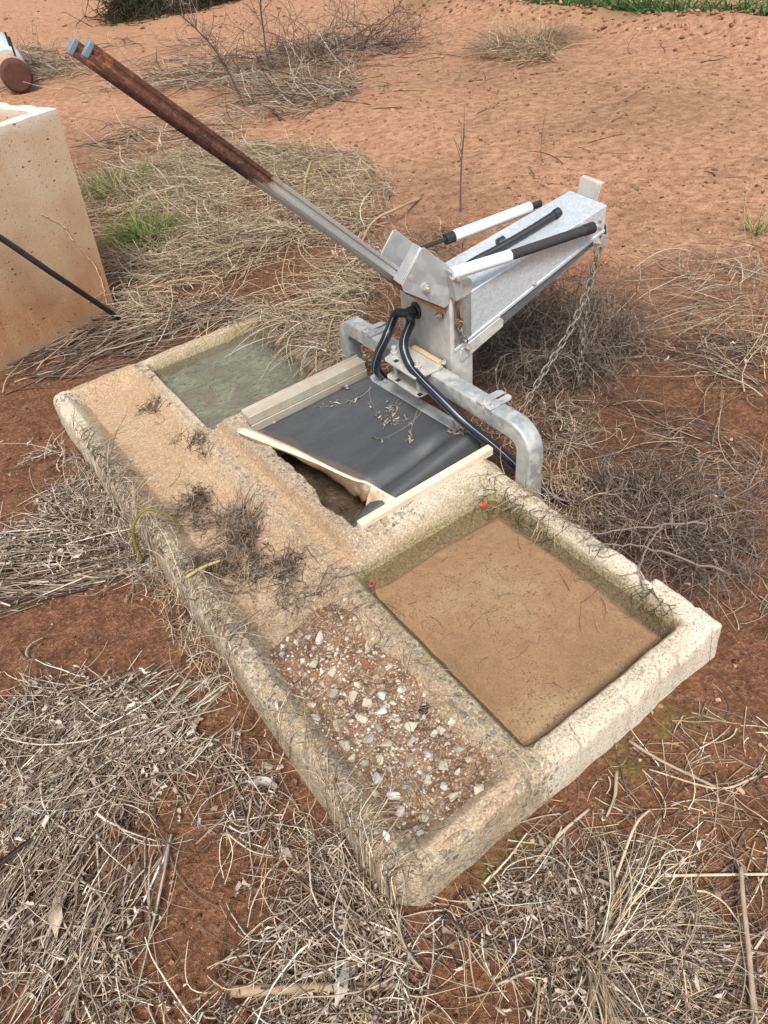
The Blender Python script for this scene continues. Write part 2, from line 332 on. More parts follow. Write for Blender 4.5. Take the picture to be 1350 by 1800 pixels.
# ------------------------------------------------------------------ terrain height
SW, SL, ST = 1.03, 2.415, 0.14       # slab width, length, rim height
def g_raw(x, y):
    d = np.hypot(x-.5, y-1.2)
    h = .018*fbm(x, y, 1.3, 3, 4)+.010*fbm(x, y, 7, 5, 4)*np.clip(1.6-d*.1, .4, 1)+.0065*fbm(x, y, 34, 9, 3)
    h = h+.10*fbm(x, y, .22, 21, 3)*ss(2.5, 7, d)+.012*fbm(x, y, 2.2, 23, 4)*ss(1.5, 3.5, d)
    # low bank by the ditch, ditch behind it
    bx = 7.35+.10*(y-4)+.25*fbm(x, y, .5, 31, 3)
    h = h+.20*np.exp(-((x-bx+.1)/.42)**2)*(.75+.5*fbm(x, y, 1.4, 33, 3))*ss(1.5, 4, d)-.12*ss(0, .9, x-bx-.25)*ss(4, 6, d)
    bb = np.exp(-((x-bx+.35)/.7)**2); h = h+.035*bb*np.clip(fbm(x, y, 5, 37, 4)+.15, 0, 1)
    return h
def slab_h(x, y):
    wx = .0035*fbm(x, y, 22, 41, 3); wy = .0035*fbm(x, y, 22, 47, 3); x = x+wx; y = y+wy
    big = .003*fbm(x, y, 5, 43, 3)
    z = np.full_like(x, ST)
    # gutter along the near-left side
    gut = lr(.055, .115, x)*(1-lr(.305, .370, x))*lr(.04, .10, y)*(1-lr(SL-.10, SL-.04, y))
    z = z-.062*gut
    # long ridge between gutter and basins is a little lower than the rim
    z = z-.006*ss(.36, .38, x)*(1-ss(.42, .45, x))
    def basin(y0, y1, yl, yh):
        return lr(.405, .448, x)*(1-lr(.925, .968, x))*lr(y0-yl, y0, y)*(1-lr(y1, y1+yh, y))
    z = np.where(y < 1.2, z-.082*basin(.095, .70, .035, .10), z-.098*basin(1.775, 2.345, .05, .030))
    blk = lr(.430, .452, x)*lr(.765, .850, y)*(1-lr(1.665, 1.715, y))
    z = z+.046*blk*np.where(x > .97, 1-.6*ss(.985, 1.03, x), 1)
    # pit
    e = .010*np.clip(fbm(x, y, 9, 53, 4)*1.6-.2, 0, 1)
    inside = (x > .505-e-.02*np.exp(-((y-1.02)/.06)**2)) & (x < 1.045) & (y > .885-e) & (y < 1.60)
    z = np.where(inside, -.055+.012*fbm(x, y, 9, 59, 4), z+big)
    # rounded outer arrises, the left rim is worn round
    for dd, r in ((x, .040), (SW-x, .013), (y, .014), (SL-y, .013)):
        q = np.clip(dd+.004*fbm(x, y, 30, 63, 3), 0, r); z = np.where(inside, z, z-(r-np.sqrt(np.maximum(r*r-(r-q)**2, 0)))*.8)
    # chipped rim
    ch = np.clip(fbm(x, y, 13, 61, 4)-.30, 0, 1)*.12; z = np.where(inside, z, z-ch*(1-ss(.0, .035, np.minimum(np.minimum(x, SW-x), np.minimum(y, SL-y)))))
    return z+.0012*fbm(x, y, 90, 67, 2)
def gh(x, y):
    h = g_raw(x, y)
    dx = np.maximum(np.maximum(-x, x-SW), 0); dy = np.maximum(np.maximum(-y, y-SL), 0); d = np.hypot(dx, dy)
    ins = (x > .03) & (x < SW-.03) & (y > .03) & (y < SL-.03)
    h = h*ss(0, .5, d)*1.0+.012*np.exp(-(d/.09)**2)*(fbm(x, y, 6, 71, 3)+.3)
    return np.where(ins, -.16, h)
def HH(x, y):
    """height of whatever lies on top: soil or slab"""
    ins = (x > 0) & (x < SW) & (y > 0) & (y < SL)
    return np.where(ins, np.maximum(slab_h(x, y), .02), gh(x, y))

# ------------------------------------------------------------------ ground
def warp(n, c, a, b, p):
    u = np.linspace(-1, 1, n); return c+a*u+b*np.sign(u)*np.abs(u)**p
NGX = 600
gx = warp(NGX, .7, 1.9, 90, 7); gy = warp(NGX, 1.2, 2.1, 90, 7)
X, Y = np.meshgrid(gx, gy, indexing='ij'); Z = gh(X, Y)
V = np.stack([X, Y, Z], -1).reshape(-1, 3)
I = np.arange(NGX*NGX).reshape(NGX, NGX)
F = np.stack([I[:-1, :-1], I[1:, :-1], I[1:, 1:], I[:-1, 1:]], -1).reshape(-1, 4)
xf, yf = V[:, 0], V[:, 1]
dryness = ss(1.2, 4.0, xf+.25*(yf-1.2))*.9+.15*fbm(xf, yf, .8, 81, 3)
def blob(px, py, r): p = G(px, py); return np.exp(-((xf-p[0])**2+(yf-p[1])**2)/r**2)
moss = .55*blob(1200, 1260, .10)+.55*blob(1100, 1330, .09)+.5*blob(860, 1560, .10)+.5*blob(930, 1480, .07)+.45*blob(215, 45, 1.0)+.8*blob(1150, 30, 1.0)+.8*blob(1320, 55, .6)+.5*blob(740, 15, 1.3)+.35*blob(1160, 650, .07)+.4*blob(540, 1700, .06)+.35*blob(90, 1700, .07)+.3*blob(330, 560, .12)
dark = .45*blob(880, 130, .9)*.8+.35*blob(1150, 190, .8)+.45*blob(760, 320, .35)+.6*blob(1060, 790, .35)+.7*blob(1000, 600, .45)+.6*blob(1180, 950, .25)+.35*blob(450, 430, .8)+.25*blob(520, 150, 1.2)  # moist patches; under bushes, straw and brush, soil darkened to deepen shaded gaps
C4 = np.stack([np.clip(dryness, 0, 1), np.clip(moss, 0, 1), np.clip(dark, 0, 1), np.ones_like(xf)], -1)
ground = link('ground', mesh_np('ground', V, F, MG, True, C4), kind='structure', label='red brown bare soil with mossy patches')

# ------------------------------------------------------------------ concrete trough slab
slab = empty('trough_slab', (0, 0, 0), 'long low concrete slab with two shallow water basins and a gutter', 'trough')
nx, ny = 236, 540
sx = np.linspace(0, SW, nx); sy = np.linspace(0, SL, ny)
X, Y = np.meshgrid(sx, sy, indexing='ij'); Z = slab_h(X, Y)
# irregular outline
ox = .006*fbm(X*0, Y, 7, 91, 5); oy = .006*fbm(X, Y*0, 7, 93, 5)
XX = X+ox*(1-np.minimum(X, SW-X)/(SW/2)); YY = Y+oy*(1-np.minimum(Y, SL-Y)/(SL/2))
rc = .05   # worn near corner
cx = np.clip(1-X/rc, 0, 1); cy = np.clip(1-Y/rc, 0, 1); XX = XX+cx*cy*.02; YY = YY+cx*cy*.02
V = [np.stack([XX, YY, Z], -1).reshape(-1, 3)]; I = np.arange(nx*ny).reshape(nx, ny)
F = [np.stack([I[:-1, :-1], I[1:, :-1], I[1:, 1:], I[:-1, 1:]], -1).reshape(-1, 4)]
ring = np.concatenate([I[:, 0], I[-1, 1:], I[-2::-1, -1], I[0, -2:0:-1]])
top = V[0][ring]; cen = np.array([SW/2, SL/2]); prev = ring; base = nx*ny
nrm = np.zeros((len(ring), 2)); nrm[:nx] = (0, -1); nrm[nx:nx+ny-1] = (1, 0); nrm[nx+ny-1:2*nx+ny-2] = (0, 1); nrm[2*nx+ny-2:] = (-1, 0)
for k in range(1, 13):
    t = k/12; q = top.copy(); q[:, 2] = top[:, 2]*(1-t)+(-.09)*t
    o = .016*t+.0035*fbm(top[:, 0]*1+top[:, 1]*1, q[:, 2]*1+top[:, 0], 16, 95, 4)*math.sin(math.pi*min(1, t*1.5))
    q[:, :2] += nrm*np.broadcast_to(o, (len(ring),))[:, None]
    idx = base+np.arange(len(ring)); base += len(ring); V.append(q)
    F.append(np.stack([prev, np.roll(prev, -1), np.roll(idx, -1), idx], -1)[:, ::-1]); prev = idx
V = np.concatenate(V); F = np.concatenate(F); x, y, z = V.T
gut = ss(.05, .13, x)*(1-ss(.30, .44, x))
step = np.exp(-((x-.435)/.022)**2)*(y > .8)*(y < 1.7)
dust = np.clip(gut*(.55+.35*ss(.7, 1.2, y))*1.0+.75*step+.30*ss(.36, .4, x)*(1-ss(.43, .46, x))*(y > .75), 0, 1)
dust = np.where((x < -.001) | (y < -.001) | (y > SL+.001), .05+.35*np.clip(1-z/.07, 0, 1), dust)
inb = (x > .40) & (x < .98)
alg = np.where(inb & (y < .80) & (y > .03), np.clip(1.1-(z-.107)/.04, 0, 1)*.85+.12, 0); alg = np.where(inb & (y > 1.7), np.clip(1.05-(z-.07)/.08, 0, 1)*.8, alg)
alg = np.maximum(alg, .62*np.exp(-((x-.86)**2/.05+(y-.76)**2/.012))); alg = np.maximum(alg, .5*np.exp(-((x-1.0)**2/.003))*(y < .85)*(y > .35))
alg = np.maximum(alg, .55*np.exp(-((x-.405)**2/.0022))*(y < .75)*(y > .02)); alg = np.maximum(alg, .55*(y > 1.75)*ss(.88, .97, x)); alg = np.maximum(alg, .4*ss(2.33, 2.37, y)*(x > .42))
alg = np.where((z < -.01) & (x > .45) & (x < 1.0) & (y > .85) & (y < 1.65), .5, alg)
dust = np.where((z < .03) & (x > .47) & (x < 1.0) & (y > .86) & (y < 1.62), .8, dust)
agg = .16+.62*np.exp(-((x-.40)/.06)**2)*(1-.6*ss(1.5, 1.9, y))+.50*np.exp(-((x-.03)/.06)**2)*(1-ss(1.7, 2.0, y))+.8*np.exp(-((x-.49)/.03)**2)*(y > .85)*(y < 1.66)+.6*ss(2.2, 2.4, y)*(x < .4)+.5*np.exp(-((y-.84)/.04)**2)*(x < .7)+.75*np.exp(-((x-.2)/.12)**2)*(y < .02)*(x < .42)
agg = np.where((y < .0) & (x > .45), .05, agg)
ble = np.clip(.9*ss(.93, 1.0, x)*(y < .8)+.75*(1-ss(.03, .09, y))*ss(.35, .5, x)+.7*ss(1.75, 1.95, y)*(1-ss(.05, .10, x))+.55*(y < -.001)*(x > .4)+.4*ss(.36, .40, x)*(y > 1.75)*(x < .44)+.5*np.exp(-((y-.83)/.04)**2)*(x > .6), 0, 1)
link('concrete_body', mesh_np('concrete_body', V, F, MC, True, np.stack([dust, alg, agg, ble], -1)), slab)
# fittings set in the slab
def fit(name, mat, bev=0, **kw):
    b = MB(); return b
b = MB()                                                     # open aluminium channel along the far side of the pit
cx0, cx1, yc = .512, 1.03, 1.565
for p in ([(cx0, yc, .182), (cx0, yc+.058, .182), (cx0, yc+.058, .222), (cx0, yc+.052, .222), (cx0, yc+.052, .216), (cx0, yc, .216)],):
    b.prism(p, (cx1-cx0, 0.012, 0.004))
b.prism([(cx0, yc, .182), (cx0, yc-.006, .182), (cx0, yc-.004, .115), (cx0, yc+.002, .115)], (cx1-cx0, .012, .004))
ch = b.build('edge_channel', ALU, slab, .0015)
bb = MB(); bb.nut((.60, yc-.004, .15), (0, -1, 0), .006, .005); bb.build('bolt', BOLTM, ch)
bb = MB(); bb.nut((.93, yc+.004, .155), (0, -1, 0), .006, .005); bb.build('bolt', BOLTM, ch)
b = MB(); b.prism([(.508, .872, .176), (.508, .846, .176), (.508, .846, .204), (.508, .872, .206)], (.525, .008, .004)); b.build('edge_strip', STRIP, slab, .002)
b = MB(); b.prism([(1.008, 1.535, .168), (1.048, 1.54, .176), (1.075, .955, .180), (1.035, .955, .172)], (0, 0, .004))
bs = b.build('clamp_strip', GALV, slab, .001)
for yy in (1.02, 1.25, 1.46):
    bb = MB(); bb.nut((1.05-.02*(yy-1.2)/.4, yy, .181), (0, 0, 1), .006, .004); bb.build('bolt', BOLTM, bs)
# rubber sheet hanging across the pit
n1, n2 = 60, 60; U, Vv = np.meshgrid(np.linspace(0, 1, n1), np.linspace(0, 1, n2), indexing='ij')   # U: strip -> pit, V: far -> near
bx_ = 1.03+.03*Vv; by_ = 1.545-.61*Vv; bz_ = np.full_like(U, .172)
fx_ = .515+.185*Vv-.17*ss(.84, .92, Vv); fy_ = 1.56-.62*Vv; fz_ = .150-.055*Vv-.05*ss(.84, .92, Vv)
Xr = bx_+(fx_-bx_)*U; Yr = by_+(fy_-by_)*U; Zr = bz_+(fz_-bz_)*U
Zr = Zr-.035*np.sin(np.pi*U)*np.sin(np.pi*np.clip(Vv*1.25, 0, 1))-.02*ss(.85, 1, U)*ss(.25, .6, Vv)
roll = np.exp(-((Vv-.93)/.07)**2); Zr = Zr+.030*roll-.035*np.exp(-((Vv-.80)/.05)**2)*ss(0, .4, U)-.06*ss(.95, 1.0, Vv)
Zr = Zr+.004*fbm(Xr, Yr, 7, 101, 3)
I = np.arange(n1*n2).reshape(n1, n2)
sheet = link('rubber_sheet', mesh_np('rubber_sheet', np.stack([Xr, Yr, Zr], -1).reshape(-1, 3), np.stack([I[:-1, :-1], I[:-1, 1:], I[1:, 1:], I[1:, :-1]], -1).reshape(-1, 4), RUB), slab)
so = sheet.modifiers.new('thick', 'SOLIDIFY'); so.thickness = .006; so.offset = 0
# bent and twisted metal trim lying across the pit corner
path = catmull([(.482, 1.545, .205), (.56, 1.36, .180), (.62, 1.20, .150), (.655, 1.10, .142), (.668, 1.055, .150), (.69, 1.00, .132), (.715, .925, .118)], 10)
tt = np.linspace(0, 1, len(path)); fl = np.interp(tt, [0, .15, .3, .68, .8, 1], [.040, .034, .016, .012, .010, .010]); wb = np.interp(tt, [0, .2, .35, .6, .8, 1], [.002, .006, .042, .070, .085, .070])
vs_ = []; fs_ = []
for i, p in enumerate(path):
    out_ = np.array([-.935, -.355, 0]); dn = np.array([-.16, -.05, -.985]) if tt[i] < .72 else np.array([-.62, -.22, -.76])
    dn = dn/np.linalg.norm(dn); wob = .006*math.sin(tt[i]*14)+.004*math.sin(tt[i]*31)
    for k in range(3): vs_.append(p+out_*(fl[i]*k/2)+np.array([0, 0, .002*(k == 1)]))
    for k in range(1, 5): vs_.append(p+out_*(fl[i]+wob*k/4+.006*math.sin(k*.8)*(wb[i]/.06))+dn*wb[i]*k/4*(1+.10*math.sin(tt[i]*47+k)))
for i in range(len(path)-1):
    for k in range(6): fs_.append((i*7+k, i*7+k+1, i*7+8+k, i*7+7+k))
b = MB(); b.add(vs_, fs_); b.m = [0 if (i % 6) < 2 else 1 for i in range(len(fs_))]; tr = b.build('bent_trim', [STRIP, m_trim()], slab, label='twisted rust-stained white metal trim'); so = tr.modifiers.new('thick', 'SOLIDIFY'); so.thickness = .003
b = MB(); b.tube(catmull([(.512, 1.50, .12), (.512, 1.2, .10), (.52, 1.0, .09), (.545, .885, .08)], 6), .004, 8); b.build('pit_rod', m_plain('brown_rod', (.10, .06, .04), .7), slab, smooth=True)
t_ = NT('wet_pit_mud'); na_ = t_.noise(20, 3, .65); nb_ = t_.noise(120, 3, .7); cm_ = t_.mix(t_.ramp(na_, .3, .7), (.050, .032, .020), (.13, .085, .050)); cm_ = t_.mix(t_.ramp(nb_, .56, .68, 0, .8), cm_, (.30, .22, .14))
MPIT = t_.pbr(cm_, t_.ramp(na_, .35, .65, .25, .8), normal=t_.bump(t_.math('ADD', na_, nb_), .6, .006))
PX, PY = np.meshgrid(np.linspace(.47, 1.03, 50), np.linspace(.86, 1.61, 60), indexing='ij'); PI_ = np.arange(3000).reshape(50, 60)
link('pit_mud', mesh_np('pit_mud', np.stack([PX, PY, -.020+.014*fbm(PX, PY, 8, 129, 4)], -1).reshape(-1, 3), np.stack([PI_[:-1, :-1], PI_[1:, :-1], PI_[1:, 1:], PI_[:-1, 1:]], -1).reshape(-1, 4), MPIT), kind='stuff', label='dark wet mud on the floor of the central pit')
for px_, py_ in ((.905, .757), (.447, .735)):                 # red plugs
    zc = float(slab_h(np.array([px_]), np.array([py_]))[0]); n_ = np.array([0, -.55, .83]) if px_ > .6 else np.array([.15, -.15, .97]); n_ /= np.linalg.norm(n_); c_ = np.array([px_, py_, zc])
    b = MB(); u_ = np.cross(n_, (1, 0, 0)); u_ /= np.linalg.norm(u_); v_ = np.cross(n_, u_)
    ringp = [c_+n_*.002+(u_*math.cos(a)+v_*math.sin(a))*.0095 for a in np.linspace(0, 2*math.pi, 21)]
    b.tube(ringp, .0032, 8, False); pl = b.build('plug_ring', REDP, slab, smooth=True)
    b = MB(); b.cyl(c_-n_*.004, c_+n_*.0005, .008, 14); b.build('plug_hole', DARKH if px_ < .6 else REDP, pl)
for px_, py_ in ((.912, .782), (.515, .90)):
    zc = float(slab_h(np.array([px_]), np.array([py_]))[0]); b = MB(); b.nut((px_, py_, zc-.001), (0, -.5, .85), .0075, .007)
    b.build('bolt', BOLTM, slab)
# silt and water in the basins
def sheet_mesh(x0, x1, y0, y1, n, zf):
    X, Y = np.meshgrid(np.linspace(x0, x1, n), np.linspace(y0, y1, n), indexing='ij'); I = np.arange(n*n).reshape(n, n)
    return np.stack([X, Y, zf(X, Y)], -1).reshape(-1, 3), np.stack([I[:-1, :-1], I[1:, :-1], I[1:, 1:], I[:-1, 1:]], -1).reshape(-1, 4)
V, F = sheet_mesh(.425, .955, .065, .745, 110, lambda X, Y: .0920+.007*fbm(X, Y, 4, 111, 4)-.030*(1-ss(.012, .055, np.minimum(np.minimum(X-.425, .955-X), np.minimum(Y-.065, .745-Y))+.012*fbm(X, Y, 9, 117, 3))))
link('silt', mesh_np('silt', V, F, m_mud()), kind='stuff', label='brown silt settled on the floor of the near basin')
V, F = sheet_mesh(.425, .955, 1.735, 2.372, 90, lambda X, Y: .056+.014*fbm(X, Y, 6, 113, 4))
link('algae', mesh_np('algae', V, F, m_algae()), kind='stuff', label='pale green algae under the water of the far basin')
V, F = sheet_mesh(.40, .985, .045, .80, 12, lambda X, Y: X*0+.1075)
link('water', mesh_np('water', V, F, m_water('clear_shallow_water', (.92, .87, .78, 1), (.40, .32, .25, 1), .06, .12)), kind='structure', label='shallow clear water in the near basin')
V, F = sheet_mesh(.40, .985, 1.70, 2.40, 12, lambda X, Y: X*0+.093)
link('water', mesh_np('water', V, F, m_water('murky_green_water', (.76, .77, .70, 1), (.46, .46, .42, 1), .13, .25)), kind='structure', label='murky green water in the far basin')

# ------------------------------------------------------------------ galvanised machine bolted over the slab
YA = R_(-8); E1 = np.array([math.cos(YA), math.sin(YA), 0]); E2 = np.array([-math.sin(YA), math.cos(YA), 0]); E3 = np.array([0., 0, 1])
MO = np.array([1.15, 1.14, 0])
def Lw(l, w_, z): return MO+E1*l+E2*w_+E3*z
mach = empty('lift_frame', (1.06, 1.2, .1), 'galvanised frame with hinged sheet metal box and long lever arm over the slab', 'machine')
# crossbar: rounded square tube bent down into two legs
b = MB(); bw = .031
pth = [(1.062, .722, .02), (1.062, .722, .255)]+[(1.062, .722+.062*(1-math.cos(a)), .255+.062*math.sin(a)) for a in np.linspace(.25, math.pi/2, 6)]
pth += [(1.062, y_, .317) for y_ in np.linspace(.9, 1.55, 5)]+[(1.062, 1.725-.062*(1-math.cos(a)), .255+.062*math.sin(a)) for a in np.linspace(math.pi/2, .25, 6)]+[(1.062, 1.725, .255), (1.062, 1.725, .02)]
pth = [np.array(p) for p in pth]; vs_ = []
prof = []
for k in range(4):
    a0 = k*math.pi/2
    for a in (a0+.0, a0+.39, a0+.78, a0+1.17, a0+1.5708):
        cxn, cyn = (1 if k in (0, 3) else -1), (1 if k in (0, 1) else -1)
        prof.append((cxn*(bw-.008)+.008*math.cos(a), cyn*(bw-.008)+.008*math.sin(a)))
for i, p in enumerate(pth):
    t = pth[min(i+1, len(pth)-1)]-pth[max(i-1, 0)]; t /= np.linalg.norm(t); nn = np.cross((1, 0, 0), t)
    for (u_, v_) in prof: vs_.append(p+np.array([1, 0, 0])*u_+nn*v_)
npf = len(prof); fs_ = [(i*npf+k, i*npf+(k+1) % npf, (i+1)*npf+(k+1) % npf, (i+1)*npf+k) for i in range(len(pth)-1) for k in range(npf)]
b.add(vs_, fs_); bar = b.build('crossbar', GALV, mach)
for yc in (.898, 1.545):                                       # slotted tabs
    b = MB(); x0, x1, zt = 1.028, 1.128, .3485; hy = .033
    for s in (-1, 1):
        b.prism([(x0, yc+s*.006, zt), (x0, yc+s*hy, zt), (x1-.012, yc+s*hy, zt), (x1, yc+s*(hy-.01), zt), (x1, yc+s*.006, zt)][::s], (0, 0, .005))
    b.prism([(x0+.004, yc-.006, zt), (x1-.055, yc-.006, zt), (x1-.055, yc+.006, zt), (x0+.004, yc+.006, zt)], (0, 0, .0045))
    tb = b.build('slotted_tab', GALV, bar, .001)
    for s in (-1, 1):
        b = MB(); b.nut((1.05, yc+s*.018, zt+.005), (0, 0, 1), .007, .004); b.build('bolt', BOLTM, bar)
# two clamp plates with bolts
for zt in (.3495, .272):
    b = MB(); r = .02; x0, x1, y0, y1 = .966, 1.082, 1.158, 1.350
    if zt < .3: x0, y0, y1 = .975, 1.165, 1.36
    pol = [(x1, y0), (x1, y1)]+[(x0+r-r*math.sin(a), y1-r+r*math.cos(a)) for a in np.linspace(0, math.pi/2, 6)]+[(x0+r-r*math.cos(a), y0+r-r*math.sin(a)) for a in np.linspace(0, math.pi/2, 6)]
    b.prism([(p[0], p[1], zt) for p in pol], (0, 0, .008)); cp = b.build('clamp_plate', CREAM, mach, .0015)
    for yy in (1.19, 1.315):
        b = MB(); b.box((.988, yy-.016, zt+.0083), ((1, 0, 0), (0, 1, 0), (0, 0, 1)), (.008, .008, .0008)); b.build('square_hole', DARKH, cp)
for yy in (1.205, 1.335):
    b = MB(); b.cyl((1.008, yy, .265), (1.008, yy, .392), .0085, 12); b.cyl((1.008, yy, .3575), (1.008, yy, .361), .018, 16); b.cyl((1.008, yy, .361), (1.008, yy, .374), .0145, 6); b.build('clamp_bolt', CREAM, mach, .0008)
b = MB(); b.box((1.086, 1.255, .358), ((1, 0, 0), (0, 1, 0), (0, 0, 1)), (.010, .075, .008)); b.build('weld_bead', m_plain('dirty_weld', (.55, .40, .24), .9, 0, .5, 150, .9), mach, .003)
# post
b = MB(); fp = [(-.040, 0.0), (-.052, .083), (-.052, .325), (.045, .325), (.045, 0.0)]
b.prism([Lw(l, w_, .235) for l, w_ in fp], (0, 0, .40)); b.build('post', CREAM, mach, .006)
for (l, w_, z_) in ((-.046, .035, .352), (-.050, .045, .525)):
    b = MB(); b.nut(Lw(l-.004, w_, z_), -E1, .010, .009); b.build('bolt', BOLTM, mach)
# pivot cheeks, near one bent round the corner
for w_, nm in ((.0, 0), (.175, 1)):
    b = MB(); pol = [(-.205, .690), (-.132, .782), (-.120, .780), (-.012, .672), (-.012, .640), (-.048, .573), (-.062, .570), (-.200, .668)]
    b.prism([Lw(l, w_, z) for l, z in pol], E2*.006)
    if nm == 0: b.prism([Lw(-.205, 0.004, .690), Lw(-.205, .05, .690), Lw(-.128, .05, .782), Lw(-.128, .004, .782)], E1*-.004+E3*.002)
    ck = b.build('cheek_plate', GALVD, mach, .0015)
    if nm == 0:
        for l, z in ((-.125, .657),):
            bb = MB(); bb.nut(Lw(l, -.0, z), -E2, .012, .010); bb.build('pivot_bolt', BOLTM, ck)
        bb = MB(); bb.cyl(Lw(-.169, .001, .703), Lw(-.169, -.0015, .703), .010, 16); bb.cyl(Lw(-.169, -.0015, .703), Lw(-.169, -.0022, .703), .0055, 12); bb.build('bolt_hole', BOLTM, ck)
b = MB(); b.prism([Lw(-.19, .006, .655), Lw(-.06, .006, .545), Lw(-.055, .006, .565), Lw(-.185, .006, .675)], E2*.17); b.build('saddle', RUST, mach, .001)
# lever arm: two parallel bars, rusted towards the tip
tip, endp = (-.868, 1.385), (-.135, .640)
for w_ in (.055, .108):
    up_ = .006 if w_ < .08 else -.008; ex_ = 0 if w_ < .08 else .018; a = Lw(tip[0]+up_*.7-ex_*.7, w_, tip[1]+up_*.7+ex_*.7); c = Lw(endp[0]+up_*.7, w_, endp[1]+up_*.7); d = c-a; ln = np.linalg.norm(d); d /= ln; nn = np.cross(d, E2); nn /= np.linalg.norm(nn)
    if nn[2] < 0: nn = -nn
    prof = [(-.016, -.026), (.016, -.026), (.016, .026), (-.016, .026)]
    # channel profile: web towards the camera side with a shallow groove
    prof = [(-.009, -.0165), (.009, -.0165), (.009, .0165), (-.009, .0165), (-.009, .006), (-.005, .004), (-.005, -.004), (-.009, -.006)]
    me_v = [(0, u_, v_) for u_, v_ in prof]+[(ln, u_, v_) for u_, v_ in prof]
    b = MB(); n_ = len(prof); b.add(me_v, [tuple(range(n_))[::-1], tuple(range(n_, 2*n_))]+[(i, (i+1) % n_, n_+(i+1) % n_, n_+i) for i in range(n_)])
    o = b.build('lever_bar', ARM, mach, .0025)
    o.matrix_local = Matrix([[d[0], E2[0], nn[0], a[0]], [d[1], E2[1], nn[1], a[1]], [d[2], E2[2], nn[2], a[2]], [0, 0, 0, 1]])
    b = MB(); b.box((-.004, 0, 0), ((1, 0, 0), (0, 1, 0), (0, 0, 1)), (.007, .0100, .0175)); b.build('end_cap', m_plain('blue_grey_cap', (.15, .20, .25), .45), o, .003)
# sheet metal box: inverted tapering channel
zt0, zt1, zb0, zb1, LB = .584, .731, .416, .648, .568
wf = lambda l: .228-(.041)*(l/LB)
b = MB(); th = .004
def P_(l, w_, z): return Lw(l, w_, z)
b.prism([P_(-.03, 0, zt0-.008), P_(LB, 0, zt1), P_(LB, 0, zb1), P_(-.03, 0, zb0-.012)], E2*th)
b.prism([P_(-.03, wf(0), zt0-.008), P_(LB, wf(LB), zt1), P_(LB, wf(LB), zb1), P_(-.03, wf(0), zb0-.012)], E2*-th)
b.prism([P_(-.03, .001, zt0-.0065), P_(LB, .001, zt1+.0015), P_(LB, wf(LB)-.001, zt1+.0015), P_(-.03, wf(0)-.001, zt0-.0065)], (0, 0, -th))
b.prism([P_(LB-.004, .004, zt1-.004), P_(LB-.004, wf(LB)-.004, zt1-.004), P_(LB-.004, wf(LB)-.004, zb1), P_(LB-.004, .004, zb1)], E1*.004)
box = b.build('sheet_metal_box', GALVB, mach, .004)
b = MB(); b.prism([P_(-.028, -.004, zb0-.004), P_(LB, -.004, zb1+.006), P_(LB, -.004, zb1-.004), P_(-.028, -.004, zb0-.016)], E2*.0045); b.build('folded_lip', GALVB, box, .001)
for l, z in ((.545, .69), (.548, .665), (.288, .545)):
    bb = MB(); bb.nut(P_(l, -.001, z), -E2, .005, .003); bb.build('screw', BOLTM, box)
b = MB(); tp = lambda l: zt0+(zt1-zt0)*l/LB                      # lifted tab at the far end of the lid
b.prism([P_(LB+.001, .05, zt1), P_(LB+.001, .152, zt1), P_(LB+.012, .155, zt1+.050), P_(LB+.012, .052, zt1+.050)], E1*.0035)
b.prism([P_(LB+.012, .052, zt1+.0465), P_(LB+.012, .155, zt1+.0465), P_(LB+.028, .155, zt1+.050), P_(LB+.028, .052, zt1+.050)], (0, 0, .0035)); b.build('end_tab', CREAM, box, .001)
# hinged pan below the box
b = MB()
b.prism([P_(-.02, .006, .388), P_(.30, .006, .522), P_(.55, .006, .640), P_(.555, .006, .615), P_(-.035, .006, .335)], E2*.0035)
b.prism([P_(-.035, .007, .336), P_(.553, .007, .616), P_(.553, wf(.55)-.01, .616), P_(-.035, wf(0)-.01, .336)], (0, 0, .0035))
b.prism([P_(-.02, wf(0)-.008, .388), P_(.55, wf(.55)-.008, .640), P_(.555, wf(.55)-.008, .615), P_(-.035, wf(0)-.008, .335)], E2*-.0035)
pan = b.build('hinged_pan', m_galv('dark_sheet_steel', (.20, .225, .25), (.30, .33, .36), 110, .1, .7, .45), mach, .001)  # pan is a darker, bluer grey than the box sheet
b = MB(); b.prism([P_(-.012, -.004, .372), P_(-.006, -.004, .405), P_(.150, -.004, .470), P_(.165, -.004, .455), P_(.165, -.004, .432), P_(-.005, -.004, .352)], E2*.006); b.build('pan_bracket', CREAM, mach, .003)
b = MB(); b.prism([P_(.575, .0, .665), P_(.590, .0, .585), P_(.605, .06, .600), P_(.590, .06, .680)], E1*.004); b.prism([P_(.585, -.002, .63), P_(.588, -.002, .588), P_(.556, -.002, .600), P_(.560, -.002, .64)], E2*.003); b.build('end_flap', GALVD, mach, .001)
b = MB(); b.nut(P_(.540, .0, .618), -E2, .011, .010); b.build('chain_bolt', BOLTM, mach)
